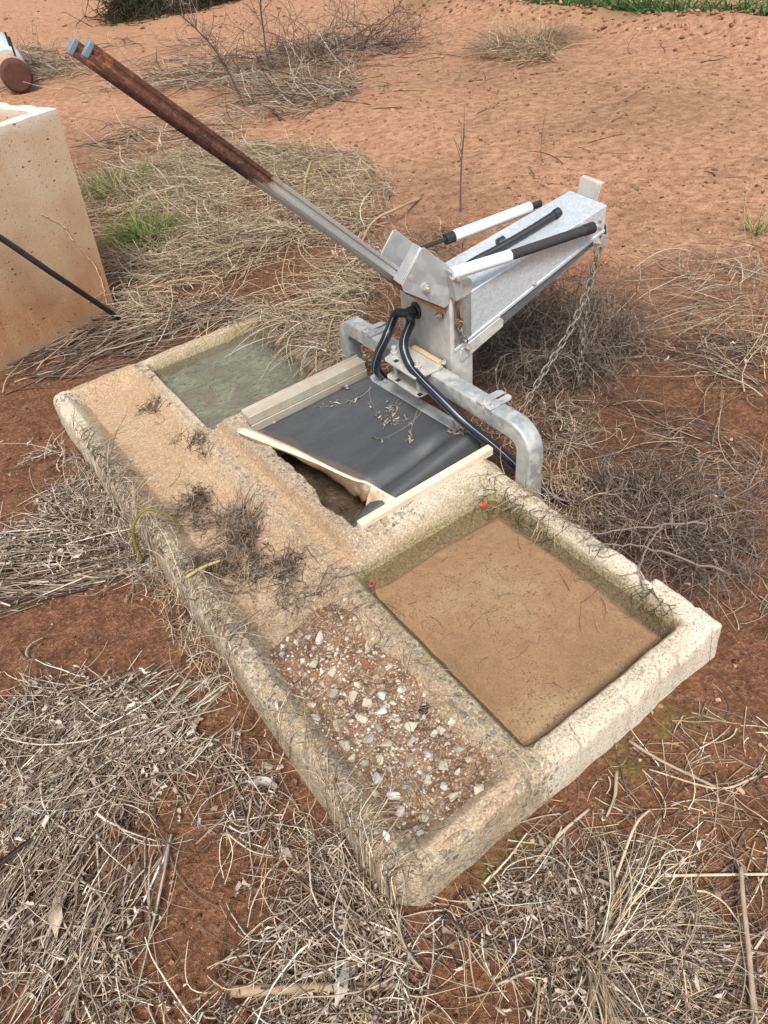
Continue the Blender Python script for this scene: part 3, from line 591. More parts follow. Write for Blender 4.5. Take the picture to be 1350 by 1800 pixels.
# gas struts with sleeves
def strut(w_, a, segs, nm):
    e = empty_part(nm)
    for (l0, z0, l1, z1, r, m_, pn) in segs:
        b = MB(); b.cyl(Lw(l0, w_, z0), Lw(l1, w_, z1), r, 20); b.build(pn, m_, e, .0015)
    return e
def empty_part(nm):
    o = bpy.data.objects.new(nm, None); COL.objects.link(o); o.parent = mach; o.empty_display_size = .03; return o
strut(-.030, 0, [(-.05, .690, .164, .686, .0195, WHITE, 'white_sleeve'), (.160, .686, .462, .688, .0160, FOAM, 'foam_sleeve'), (.455, .688, .492, .688, .0185, BLK, 'end_collar'), (.492, .688, .500, .688, .014, BOLTM, 'end_ring')], 'gas_strut')
b = MB(); b.cyl(P_(.478, -.03, .690), P_(.478, .012, .692), .012, 14); b.build('strut_pin', BOLTM, mach, .001)
strut(.258, 0, [(-.16, .655, .125, .666, .0070, BLK, 'rod'), (.105, .665, .140, .667, .0190, BLK, 'end_collar'), (.138, .667, .455, .684, .0195, WHITE, 'white_sleeve'), (.455, .684, .50, .687, .012, BLK, 'foam_sleeve')], 'gas_strut')
b = MB(); b.prism([Lw(-.052, -.036, .697), Lw(-.022, -.036, .712), Lw(-.012, -.036, .610), Lw(-.038, -.036, .598)], E2*.005); b.prism([Lw(-.052, -.036, .695), Lw(-.052, .0, .695), Lw(-.040, .0, .600), Lw(-.040, -.036, .600)], E1*.004); sb = b.build('strut_bracket', GALVD, mach, .0015)
b = MB(); b.nut(Lw(-.034, -.036, .675), -E2, .009, .008); b.build('bolt', BOLTM, sb)
b = MB(); b.tube([Lw(-.03, -.02, .61), Lw(-.024, -.02, .57), Lw(-.018, -.018, .525)], .0048, 10); b.tube([Lw(-.018+.012*math.cos(a), -.018, .515+.012*math.sin(a)) for a in np.linspace(0, 2*math.pi, 17)], .004, 8, False); b.build('rusty_hook', RUST, mach, smooth=True)
def link_mesh(r=.0042, lx=.020, lw=.0125):
    b = MB(); pts = []
    for k in range(20):
        a = 2*math.pi*k/20; x_ = lw*math.cos(a); y_ = lw*math.sin(a)+(lx-lw)*(1 if math.sin(a) > 0 else -1)
        pts.append(np.array([x_, y_, 0.]))
    n = 7; vs_ = []
    for i, p in enumerate(pts):
        t = pts[(i+1) % 20]-pts[i-1]; t /= np.linalg.norm(t); nn = np.cross(t, (0, 0, 1))
        for k in range(n): a = 2*math.pi*k/n; vs_.append(p+(nn*math.cos(a)+np.array([0, 0, 1])*math.sin(a))*r)
    b.add(vs_, [(i*n+k, i*n+(k+1) % n, ((i+1) % 20)*n+(k+1) % n, ((i+1) % 20)*n+k) for i in range(20) for k in range(n)])
    me = bpy.data.meshes.new('link'); me.from_pydata(b.v, [], b.f); me.materials.append(CHAINM)
    bm = bmesh.new(); bm.from_mesh(me); bmesh.ops.recalc_face_normals(bm, faces=bm.faces[:]); bm.to_mesh(me); bm.free()
    me.polygons.foreach_set('use_smooth', [True]*len(me.polygons)); return me
LM = link_mesh(.0029, .0175, .0095)
def chain(par, pts, pitch=.027, nm='chain_link', scale=1.0):
    P = [np.array(p) for p in pts]; seg = [0]+list(np.cumsum([np.linalg.norm(P[i+1]-P[i]) for i in range(len(P)-1)])); n = int(seg[-1]/pitch)
    A = np.array(P)
    for k in range(n):
        s = (k+.5)*pitch; c = np.array([np.interp(s, seg, A[:, j]) for j in range(3)]); c2 = np.array([np.interp(min(s+.005, seg[-1]), seg, A[:, j]) for j in range(3)]); c1 = np.array([np.interp(s-.005, seg, A[:, j]) for j in range(3)])
        t = c2-c1; t /= np.linalg.norm(t); r0 = np.cross(t, (0.3, 1, .1)); r0 /= np.linalg.norm(r0); r1 = np.cross(t, r0); a = (k % 2)*math.pi/2+.5+random.uniform(-.25, .25)
        xx = r0*math.cos(a)+r1*math.sin(a); zz = np.cross(xx, t)
        o = link(nm, LM, par); S = scale
        o.matrix_local = Matrix([[xx[0]*S, t[0]*S, zz[0]*S, c[0]], [xx[1]*S, t[1]*S, zz[1]*S, c[1]], [xx[2]*S, t[2]*S, zz[2]*S, c[2]], [0, 0, 0, 1]])
chain(mach, [Lw(-.016, -.02, .512), Lw(-.006, -.022, .455), Lw(.014, -.012, .415)], .026, 'shackle_link', 1.05)
b = MB(); b.nut(Lw(.016, -.004, .408), -E2, .008, .012); b.build('bolt', BOLTM, mach)
# conduit on the lid
cpt = catmull([Lw(.02, .10, .603), Lw(.10, .10, .634), Lw(.20, .095, .656), Lw(.30, .09, .680), Lw(.40, .088, .706), Lw(.432, .088, .715)], 10)
b = MB(); b.tube(cpt, [.0125*(1+.07*(i % 2)) for i in range(len(cpt))], 14); cn = b.build('conduit', BLK, mach, smooth=True)
b = MB(); b.cyl(Lw(.425, .088, .712), Lw(.447, .087, .718), .0165, 12); b.build('conduit_end', BLK, cn, .002)
b = MB(); b.cyl(Lw(.218, .112, .661), Lw(.245, .109, .668), .019, 12); b.build('conduit_clip', BLK, cn, .002)
b = MB(); z_ = tp(.440)+.0015; b.cyl(Lw(.440, .088, z_), Lw(.436, .088, z_+.004), .026, 24); b.build('grommet', m_plain('grey_grommet', (.45, .47, .48), .5), cn, .001)
# hose socket and two ribbed hoses
sc0 = Lw(-.052, .20, .480)
b = MB(); b.cyl(sc0, sc0-E1*.012, .030, 24); b.cyl(sc0-E1*.012, sc0-E1*.035, .020, 20); sk = b.build('hose_socket', BLK, mach, .004)
b = MB(); b.tube(catmull([sc0-E1*.02+E2*.0, sc0-E1*.045+E2*.01-E3*.002, sc0-E1*.06+E2*.035-E3*.005, sc0-E1*.065+E2*.055-E3*.03], 5), .0155, 14); b.tube([sc0-E1*.035+E2*-.012+E3*.004, sc0-E1*.04-E2*.02-E3*.035], .0165, 14); b.build('elbow', BLK, sk, smooth=True)
hl = catmull([sc0-E1*.065+E2*.055-E3*.03, (1.01, 1.375, .415), (1.0, 1.425, .33), (1.005, 1.462, .25), (1.05, 1.49, .17), (1.10, 1.50, .05)], 8)
hr = catmull([sc0-E1*.04-E2*.02-E3*.03, (1.008, 1.275, .42), (.995, 1.225, .365), (.985, 1.145, .345), (.985, 1.05, .318), (1.005, .955, .265), (1.06, .88, .185), (1.11, .80, .10), (1.15, .72, .035), (1.20, .66, .0)], 8)
for hp in (hl, hr):
    b = MB(); b.tube(hp, .0165, 48, True, 0, None, (4, 14, 24, 34, 44)); h_ = b.build('ribbed_hose', [HOSE, HOSEL], mach, smooth=True)
# hanging chain
chn = empty('chain', (1.69, 1.06, .1), 'dull steel chain hanging from the far end of the sheet metal box', 'chain')
ca = Lw(.540, -.012, .612)
chain(chn, [ca, ca+np.array([-.02, .0, -.10]), ca+np.array([-.018, .01, -.30]), ca+np.array([-.015, .01, -.56])])
chain(chn, catmull([ca+np.array([-.005, -.01, -.005]), ca+np.array([-.035, -.012, -.11]), ca+np.array([-.12, -.02, -.25]), np.array([1.42, 1.03, .22]), np.array([1.30, 1.02, .10])], 6))

# ------------------------------------------------------------------ concrete box, pipe, log in the left background
blk = empty('concrete_box', (.5, 3.3, 0), 'tall open topped concrete box stained red brown at the left', 'concrete box')
d1 = np.array([-.948, -.318, 0]); d1 /= np.linalg.norm(d1); d2 = np.array([d1[1], -d1[0], 0]); d2 = -d2 if d2[1] < 0 else d2
cb = np.array([.552, 3.31, -.06]); ct = np.array([.628, 3.285, .955])
nA, nB = 40, 30
def quad_grid(p00, p10, p11, p01, na, nb, amp, seed):
    u, v = np.meshgrid(np.linspace(0, 1, na), np.linspace(0, 1, nb), indexing='ij'); u = u[..., None]; v = v[..., None]
    P = (p00*(1-u)+p10*u)*(1-v)+(p01*(1-u)+p11*u)*v
    n = np.cross(p10-p00, p01-p00); n /= np.linalg.norm(n)
    e = np.minimum(np.minimum(u, 1-u)*na/3, np.minimum(v, 1-v)*nb/3).clip(0, 1)
    P = P+n*amp*(fbm(u[..., 0]*3, v[..., 0]*3, 3, seed, 4)[..., None])*e
    I = np.arange(na*nb).reshape(na, nb)
    return P.reshape(-1, 3), np.stack([I[:-1, :-1], I[1:, :-1], I[1:, 1:], I[:-1, 1:]], -1).reshape(-1, 4)
wl, dp, wt = 1.5, .62, .075
ob = [cb, cb+d1*wl, cb+d1*wl+d2*dp, cb+d2*dp]; ot = [ct, ct+d1*(wl+.1), ct+d1*(wl+.1)+d2*(dp+.1), ct+d2*(dp+.1)]
it = [ct+d1*wt+d2*wt, ct+d1*(wl+.1-wt)+d2*wt, ct+d1*(wl+.1-wt)+d2*(dp+.1-wt), ct+d1*wt+d2*(dp+.1-wt)]; ib = [p+np.array([0, 0, -.6]) for p in it]
Vs, Fs, off = [], [], 0
for k in range(4):
    j = (k+1) % 4
    for qd in ((ob[k], ob[j], ot[j], ot[k]), (ot[k], ot[j], it[j], it[k]), (it[k], it[j], ib[j], ib[k])):
        v_, f_ = quad_grid(*qd, 40, 24, .004, 200+k); Vs.append(v_); Fs.append(f_+off); off += len(v_)
v_, f_ = quad_grid(ib[0], ib[1], ib[2], ib[3], 4, 4, 0, 1); Vs.append(v_); Fs.append(f_+off)
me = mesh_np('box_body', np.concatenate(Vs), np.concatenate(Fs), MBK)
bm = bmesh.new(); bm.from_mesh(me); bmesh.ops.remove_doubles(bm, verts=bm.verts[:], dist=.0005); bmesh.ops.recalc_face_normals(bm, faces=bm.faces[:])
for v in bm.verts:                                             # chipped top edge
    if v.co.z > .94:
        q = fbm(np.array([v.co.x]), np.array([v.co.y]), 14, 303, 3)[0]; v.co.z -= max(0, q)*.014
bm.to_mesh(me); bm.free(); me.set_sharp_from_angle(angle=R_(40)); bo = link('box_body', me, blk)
fn = np.cross(d1, ct-cb); fn /= np.linalg.norm(fn); fn = fn if fn[1] < 0 else -fn
def onface(s, t): return cb+(ct-cb)*t+d1*s+fn*.0045
crk = catmull([onface(.04, .10), onface(.035, .22), onface(.045, .31), onface(.085, .40), onface(.125, .47), onface(.145, .54), onface(.20, .60), onface(.24, .63)], 8)
crk = [p+d1*random.uniform(-.004, .004) for p in crk]
b = MB(); b.tube(crk, [random.uniform(.0012, .0042)*(1 if i < len(crk)*.8 else .6) for i in range(len(crk))], 6); b.build('lime_crack', m_plain('lime_efflorescence', (.66, .52, .38), .9, 0, .3, 200, .3), blk, smooth=True)
pp = catmull([(.545, 3.175, -.05), (.53, 3.155, .01), (.42, 3.06, .19), (.27, 2.965, .42), (.15, 2.95, .60), (.0, 2.92, .80), (-.2, 2.9, .98)], 8)
b = MB(); b.tube(pp, .0135, 14); b.build('water_pipe', BLK, None, smooth=True, label='thin black poly pipe slanting to the soil before the concrete box', cat='pipe')
# log with a dark rusty end, far left
lg = empty('log', (1.7, 10.5, 0), 'thick pale log with dark brown cut end lying behind the concrete box', 'log')
la = np.array([1.80, 10.05, .17]); ld = np.array([.13, 1.0, .06]); ld /= np.linalg.norm(ld)
b = MB(); lp = [la+ld*s for s in np.linspace(0, 2.0, 14)]; b.tube(lp, [.17+.012*math.sin(i*1.7) for i in range(14)], 22, False); b.build('bark', m_plain('weathered_log', (.44, .27, .19), .9, 0, .45, 9, .8), lg, smooth=True)
b = MB(); b.tube([la-ld*.05, la-ld*.02, la+ld*.10], [.150, .178, .176], 22); b.build('cut_end', m_plain('rusty_dark_end', (.085, .036, .024), .9, 0, .6, 14, .8), lg, .006)
b = MB(); b.tube([la+ld*.45+np.array([0, 0, .03]), la+ld*.52+np.array([0, 0, .035]), la+ld*1.5+np.array([0, 0, .05]), la+ld*1.55+np.array([0, 0, .05])], [.17, .186, .19, .17], 22); b.build('pale_wrap', m_plain('pale_blue_wrap', (.50, .56, .54), .7, 0, .2, 12, .3), lg)
for s in (.30, .62):
    b = MB(); q = la+ld*s+np.array([.08, -.05, .10]); b.cyl(q, q+np.array([.01, 0, .24]), .012, 8); b.build('spike', BLK, lg)
# ------------------------------------------------------------------ stones
def hull_mesh(name, r, k=12, flat=.75, mat=None):
    bm = bmesh.new()
    for i in range(k):
        v = Vector((r.normalvariate(0, 1), r.normalvariate(0, 1), r.normalvariate(0, 1))).normalized()*r.uniform(.75, 1.05); v.z *= flat; v.y *= r.choice((.65, .8, 1.0))
        bm.verts.new(v)
    bmesh.ops.convex_hull(bm, input=bm.verts[:]); loose = [v for v in bm.verts if not v.link_faces]; bmesh.ops.delete(bm, geom=loose, context='VERTS')
    bmesh.ops.bevel(bm, geom=bm.edges[:], offset=.07, segments=1, affect='EDGES')
    me = bpy.data.meshes.new(name); bm.to_mesh(me); bm.free()
    if mat: me.materials.append(mat)
    return me
rr = random.Random(5); STONES = [hull_mesh('pebble', rr, 12, .7, MST) for i in range(10)]
def tri_np(me):
    me.calc_loop_triangles(); V = np.array([v.co[:] for v in me.vertices]); F = np.array([t.vertices[:] for t in me.loop_triangles]); return V, F
def put_stone(x, y, z, r, col, name='pebble', **kw):
    o = link(name, STONES[rr.randrange(10)], None, **kw); o.location = (x, y, z); o.rotation_euler = (rr.uniform(-.4, .4), rr.uniform(-.4, .4), rr.uniform(0, 6.3)); o.scale = (r*rr.uniform(.85, 1.2), r*rr.uniform(.8, 1.1), r*rr.uniform(.7, 1.0)); o.color = (*col, 1); return o
WCOL = [(.74, .72, .66), (.64, .65, .63), (.66, .62, .48), (.66, .56, .44), (.48, .45, .40), (.58, .56, .45), (.82, .81, .78)]
# soil and grit washed into the gutter
def soil_z(X, Y):
    edge = ss(.045, .12, X)*(1-ss(.29, .375, X))*ss(.03, .10, Y)*(1-ss(.62, .86, Y)); n = fbm(X, Y, 9, 121, 4)
    n0 = fbm(X, Y, 16, 127, 3); return slab_h(X, Y)+(.034+.022*n)*edge-.016+.016*n0*edge+.008*np.clip(fbm(X, Y, 26, 123, 3), -.3, 1)*edge
X, Y = np.meshgrid(np.linspace(.03, .385, 90), np.linspace(.025, .88, 190), indexing='ij'); I = np.arange(90*190).reshape(90, 190)
t_ = NT('gutter_soil'); n_a = t_.noise(20, 6, .65); n_b = t_.noise(150, 5, .7); c_ = t_.mix(t_.ramp(n_a, .3, .7), (.17, .080, .044), (.37, .22, .13)); c_ = t_.mix(t_.ramp(n_b, .52, .66, 0, .8), c_, (.62, .52, .38)); c_ = t_.mix(t_.ramp(n_b, .45, .3, 0, .7), c_, (.09, .05, .03))
MSOIL = t_.pbr(c_, .9, normal=t_.bump(t_.math('ADD', n_a, n_b), .8, .008), spec=.2)
link('soil', mesh_np('soil', np.stack([X, Y, soil_z(X, Y)], -1).reshape(-1, 3), np.stack([I[:-1, :-1], I[1:, :-1], I[1:, 1:], I[:-1, 1:]], -1).reshape(-1, 4), MSOIL), kind='stuff', label='red soil and grit washed into the gutter')
WNAME = ['cream white', 'light grey', 'olive yellow', 'tan', 'brownish grey', 'khaki', 'bright white']
CLU = [G(a_, b_, .11)[:2] for a_, b_ in ((705, 1340), (715, 1320), (730, 1260), (700, 1240), (620, 1225), (590, 1165), (545, 1195), (745, 1400), (650, 1260), (590, 1330), (740, 1470), (690, 1290), (770, 1290), (520, 1230), (610, 1260))]
placed = []
def gutter_spot(rad):
    for _ in range(60):
        if rr.random() < .86:
            c0 = rr.choice(CLU); x = rr.gauss(c0[0], .030); y = rr.gauss(c0[1], .034)
        else: y = rr.uniform(.06, .72); x = rr.uniform(.08, .36)
        if not (.085 < x < .355 and .06 < y < .75): continue
        if all((x-a)**2+(y-b_)**2 > (rad+c)**2*.8 for a, b_, c in placed): placed.append((x, y, rad)); return x, y
    return None
for i in range(235):
    r = rr.choice((.0140, .0115, .0095, .0085, .0075, .0065, .006, .0055)) if i > 34 else rr.uniform(.016, .0225)
    s = gutter_spot(r)
    if not s: continue
    z = float(soil_z(np.array([s[0]]), np.array([s[1]]))[0]); ci = rr.randrange(7); zone = 'near end' if s[1] < .27 else ('far end' if s[1] > .50 else 'middle')
    put_stone(s[0], s[1], z+r*rr.uniform(.15, .45), r, WCOL[ci], label=f'{"large" if r > .0145 else ("small" if r < .009 else "mid sized")} {WNAME[ci]} angular pebble in the {zone} of the gutter gravel', cat='pebble', group=f'{WNAME[ci]} pebbles in the {zone} of the gutter gravel')
for (px_, py_, r, c, lab) in [(425-45+180, 1113, .021, (.80, .79, .76), 'large white angular stone at the far end of the gravel patch'), (555, 1185, .014, (.55, .24, .07), 'small orange stone among the pale gutter gravel'), (775, 1275, .019, (.74, .62, .56), 'pinkish white stone on the ridge edge beside the brown basin'), (640, 1160, .026, (.30, .12, .06), 'red brown soil clod on the gutter gravel'), (745, 1240, .017, (.03, .026, .025), 'black lump beside the ridge of the gravel gutter')]:
    p = G(px_, py_, .115); z = max(float(soil_z(np.array([p[0]]), np.array([p[1]]))[0]), float(slab_h(np.array([p[0]]), np.array([p[1]]))[0])); put_stone(p[0], p[1], z+r*.4, r, c, 'stone', label=lab, cat='stone')
def lite(r):
    bm = bmesh.new()
    for i in range(9):
        v = Vector((r.normalvariate(0, 1), r.normalvariate(0, 1), r.normalvariate(0, 1))).normalized()*r.uniform(.75, 1.05); v.z *= .75; bm.verts.new(v)
    bmesh.ops.convex_hull(bm, input=bm.verts[:]); bmesh.ops.triangulate(bm, faces=bm.faces[:]); bm.verts.index_update(); o = (np.array([v.co[:] for v in bm.verts]), np.array([[v.index for v in f.verts] for f in bm.faces])); bm.free(); return o
LITE = [lite(rr) for i in range(10)]
def scatter_stuff(name, pts, rad, cols, mat, label, kind='stuff'):
    Vs, Fs, Cs, off = [], [], [], 0; base_ = LITE
    for (x, y, z), r, c in zip(pts, rad, cols):
        V, F = base_[rr.randrange(10)]; a = rr.uniform(0, 6.3); ca_, sa_ = math.cos(a), math.sin(a)
        W = V*np.array([r*rr.uniform(.8, 1.3), r, r*rr.uniform(.6, 1)]); W = np.stack([W[:, 0]*ca_-W[:, 1]*sa_+x, W[:, 0]*sa_+W[:, 1]*ca_+y, W[:, 2]+z], -1)
        Vs.append(W); Fs.append(F+off); Cs.append(np.tile([*c, 1], (len(V), 1))); off += len(V)
    return link(name, mesh_np(name, np.concatenate(Vs), np.concatenate(Fs), mat, False, np.concatenate(Cs)), kind=kind, label=label)
MCLOD = m_attr('soil_clod', .92, .15)
q = [(rr.gauss(.22, .08), min(.78, max(.05, rr.gauss(.38, .19)))) for _ in range(1900)]; q = [p for p in q if .06 < p[0] < .37]
zz = soil_z(np.array([p[0] for p in q]), np.array([p[1] for p in q]))
scatter_stuff('gravel', [(p[0], p[1], z+.001) for p, z in zip(q, zz)], [rr.uniform(.0016, .0056) for _ in q], [rr.choice(WCOL+[(.45, .22, .11), (.35, .2, .12)]) for _ in q], MCLOD, 'fine pale gravel between the gutter pebbles')
for (x_, y_, r_, lab) in [(.60, 1.00, .020, 'pale stone in the dark mud of the central pit near the strip'), (.575, 1.17, .012, 'small tan stone in the mud of the central pit'), (.62, 1.08, .010, 'tiny pale stone in the middle of the pit mud')]:
    put_stone(x_, y_, -.012, r_, (.42, .32, .21), 'stone', label=lab, cat='stone')
# loose clods on the soil
q = []
while len(q) < 5200:
    px_, py_ = rr.uniform(-60, 1400), rr.uniform(-10, 1850); p = G(px_, py_)
    if -.02 < p[0] < SW+.02 and -.02 < p[1] < SL+.02: continue
    q.append((p[0], p[1], rr.uniform(.0015, .0045)*(1 if rr.random() < .85 else 1.9)*max(1, .42*np.linalg.norm(p-CAM))))
for _ in range(3200):
    px_, py_ = rr.uniform(350, 1400), rr.uniform(-5, 560); p = G(px_, py_)
    if fbm(np.array([p[0]]), np.array([p[1]]), 1.1, 909, 3)[0] < rr.uniform(-.5, .3): continue
    q.append((p[0], p[1], rr.uniform(.0013, .0034)*np.linalg.norm(p-CAM)*(.6 if rr.random() < .6 else 1)))
for _ in range(420):                                          # clods along the bank
    t = rr.random(); y = 3.4+t*7; x = 7.25+.1*(y-4)+rr.gauss(-.15, .28); q.append((x, y, rr.uniform(.012, .04)))
zz = gh(np.array([p[0] for p in q]), np.array([p[1] for p in q]))
def ccol(x, y):
    d = min(1, max(0, (x+.25*(y-1.2)-1.2)/2.8)); k = rr.uniform(.40, .95); return ((.16+.24*d)*k, (.075+.135*d)*k, (.042+.085*d)*k)
scatter_stuff('soil_crumbs', [(p[0], p[1], z+p[2]*.2) for p, z in zip(q, zz)], [p[2] for p in q], [ccol(p[0], p[1]) if rr.random() < .93 else (.50, .33, .20) for p in q], MCLOD, 'loose crumbs and clods of red soil')
LOOSE = [(1325, 1782, .017, 'orange tan stone at the lower right corner beside the stout stalk'), (970, 1540, .013, 'larger yellow stone below the slab short side'), (935, 1480, .010, 'small yellow stone on moss close to the slab short side'), (795, 1665, .012, 'tan stone in litter below the slab near corner'), (1300, 1388, .014, 'yellow stone past the ends of the two crossed twigs'), (1160, 1245, .010, 'small tan stone on moss under the slab right end'), (1188, 1310, .010, 'small orange stone between moss and the brown twig'), (1290, 1172, .010, 'pale stone just right of the slab right corner'), (1262, 1232, .010, 'yellow stone below the slab right corner'), (1335, 1310, .008, 'tiny pale stone at the right edge above the crossed twigs'), (60, 1725, .012, 'yellow stone on bare soil in the lower left corner'), (205, 1738, .014, 'largest yellow stone near the lower left corner'), (65, 1680, .010, 'small tan stone under the long tan leaf'), (300, 1690, .010, 'brown stone at the edge of the lower left grass'), (14, 1500, .012, 'tan stone at the left edge of the foreground'), (165, 1370, .008, 'tiny stone on bare soil between the stem bundles'), (230, 555, .016, 'tan stone at the foot of the concrete box by the pipe'), (640, 265, .03, 'pale stone on soil beyond the flattened straw'), (1140, 360, .02, 'small stone on open soil right of the sheet metal box'), (845, 250, .03, 'pale stone beside the thin upright sapling'), (690, 200, .03, 'stone on open soil right of the brushwood'), (1105, 470, .014, 'small stone on soil beyond the hanging chain')]
for (px_, py_, r, lab) in LOOSE:
    p = G(px_, py_); z = float(gh(np.array([p[0]]), np.array([p[1]]))[0])
    put_stone(p[0], p[1], z+r*.3, r, rr.choice([(.56, .34, .19), (.62, .42, .26), (.46, .24, .12)]), 'stone', label=lab, cat='stone', group='loose stones on the soil')
p = G(470, 1350); put_stone(p[0], p[1], .01, .020, (.50, .42, .33), 'stone', label='smooth tan stone by the foot of the slab left side', cat='stone')

# ------------------------------------------------------------------ plants
def paths(P, D, length, seg, curl, droop, off, clamp=True, seed=1, tight=1.0):
    """(n,seg+1,3) curved fibre centre lines"""
    r = np.random.default_rng(seed); n = len(P); D = D/np.linalg.norm(D, axis=1, keepdims=True); out = [P]; p = P.copy(); d = D.copy(); st = (np.asarray(length)/seg)[:, None]
    k = r.normal(0, 1, (n, 3))*np.asarray(curl).reshape(-1, 1) if np.ndim(curl) else r.normal(0, curl, (n, 3))
    for i in range(seg):
        d = d+(k+r.normal(0, 1, (n, 3))*np.abs(k).mean()*.8)/seg*tight; d[:, 2] -= droop/seg*(1 if np.isscalar(droop) else 1)
        d /= np.linalg.norm(d, axis=1, keepdims=True); p = p+d*st
        if clamp:
            h = HH(p[:, 0], p[:, 1])+off; low = p[:, 2] < h; p[:, 2] = np.where(low, h, p[:, 2]); d[:, 2] = np.where(low, np.maximum(d[:, 2], .0), d[:, 2])
        out.append(p.copy())
    return np.stack(out, 1)
def fibre(Pt, width, cols, taper=.35, sides=3, flat=1.0):
    """tubes along the paths -> V, F, C"""
    n, L, _ = Pt.shape; T = np.gradient(Pt, axis=1); T /= np.linalg.norm(T, axis=2, keepdims=True)+1e-9
    ref = np.where(np.abs(T[..., 2:3]) > .9, np.array([1., 0, 0]), np.array([0, 0, 1.])); S = np.cross(T, ref); S /= np.linalg.norm(S, axis=2, keepdims=True)+1e-9; N = np.cross(S, T)
    w_ = (np.asarray(width).reshape(-1, 1)*(1-(1-taper)*np.linspace(0, 1, L)[None, :]))[..., None]*.5
    vs_ = [Pt+(S*math.cos(2*math.pi*k/sides+.52)+N*math.sin(2*math.pi*k/sides+.52)*flat)*w_ for k in range(sides)]
    V = np.stack(vs_, 2).reshape(-1, 3); idx = np.arange(n*L*sides).reshape(n, L, sides); Fq = []
    for k in range(sides):
        k2 = (k+1) % sides; Fq.append(np.stack([idx[:, :-1, k], idx[:, :-1, k2], idx[:, 1:, k2], idx[:, 1:, k]], -1).reshape(-1, 4))
    C = np.repeat(np.concatenate([cols, np.ones((n, 1))], 1), L*sides, axis=0)
    return V, np.concatenate(Fq), C
def leaves(P, size, cols, seed=3):
    """small crumpled papery leaves, each two bent quads"""
    r = np.random.default_rng(seed); n = len(P); a = r.uniform(0, 6.3, n); e = r.uniform(-.5, .8, n)
    d = np.stack([np.cos(a)*np.cos(e), np.sin(a)*np.cos(e), np.sin(e)], -1); s = np.cross(d, r.normal(0, 1, (n, 3))); s /= np.linalg.norm(s, axis=1, keepdims=True); u = np.cross(d, s); size = np.asarray(size).reshape(-1, 1)
    wv = r.uniform(.10, .34, (n, 1)); rows = []
    for t, k in ((0, .25), (.3, .9), (.6, 1.0), (.85, .6), (1.0, .12)):
        c = P+d*size*t+u*size*.25*np.sin(t*3+r.uniform(0, 3, (n, 1)))
        for q in (-1, 0, 1): rows.append(c+s*size*wv*k*q*.6*r.uniform(.2, 1.5, (n, 1))+u*size*(.22*abs(q))*r.uniform(-1, 1, (n, 1))+d*size*.10*r.uniform(-1, 1, (n, 1)))
    V = np.stack(rows, 1).reshape(-1, 3); I = np.arange(n*15).reshape(n, 5, 3); F = []
    for i in range(4):
        for k in range(2): F.append(np.stack([I[:, i, k], I[:, i, k+1], I[:, i+1, k+1], I[:, i+1, k]], -1))
    return V, np.concatenate(F), np.repeat(np.concatenate([cols, np.ones((n, 1))], 1), 15, axis=0)
def join(*parts):
    V, F, C, off = [], [], [], 0
    for v, f, c in parts: V.append(v); F.append(f+off); C.append(c); off += len(v)
    return np.concatenate(V), np.concatenate(F), np.concatenate(C)
def palette(n, cols, seed, var=.18):
    r = np.random.default_rng(seed); c = np.array(cols)[r.integers(0, len(cols), n)]; return np.clip(c*(1+r.normal(0, var, (n, 1))), .01, .9)
STRAW = [(.58, .44, .29), (.52, .385, .25), (.66, .53, .38), (.42, .305, .195), (.30, .21, .14)]
PALE = [(.70, .60, .48), (.62, .51, .395), (.46, .36, .265), (.80, .71, .60), (.24, .175, .125)]
GREY = [(.24, .185, .15), (.165, .125, .10), (.32, .25, .20), (.115, .088, .072), (.42, .335, .265)]
DARKT = [(.085, .062, .05), (.12, .085, .065), (.06, .045, .038)]
def in_poly(x, y, poly):
    c = np.zeros(len(x), bool); j = len(poly)-1
    for i in range(len(poly)):
        xi, yi = poly[i]; xj, yj = poly[j]; c ^= ((yi > y) != (yj > y)) & (x < (xj-xi)*(y-yi)/(yj-yi+1e-12)+xi); j = i
    return c
def sample(poly_px, n, seed, clump=0.0, cs=2.5, off_slab=True):
    r = np.random.default_rng(seed); poly = [G(*p)[:2] for p in poly_px]; a = np.array(poly); out = np.zeros((0, 2))
    while len(out) < n:
        p = r.uniform(a.min(0), a.max(0), (n*4, 2)); k = in_poly(p[:, 0], p[:, 1], poly)
        if clump: k &= r.uniform(-.25, .75, len(p)) < (fbm(p[:, 0], p[:, 1], cs, seed+500, 3)*1.3-(clump-.5))
        if off_slab: k &= ~((p[:, 0] > .0) & (p[:, 0] < SW) & (p[:, 1] > .0) & (p[:, 1] < SL))
        out = np.concatenate([out, p[k]])
    return out[:n]
TUFTS = []
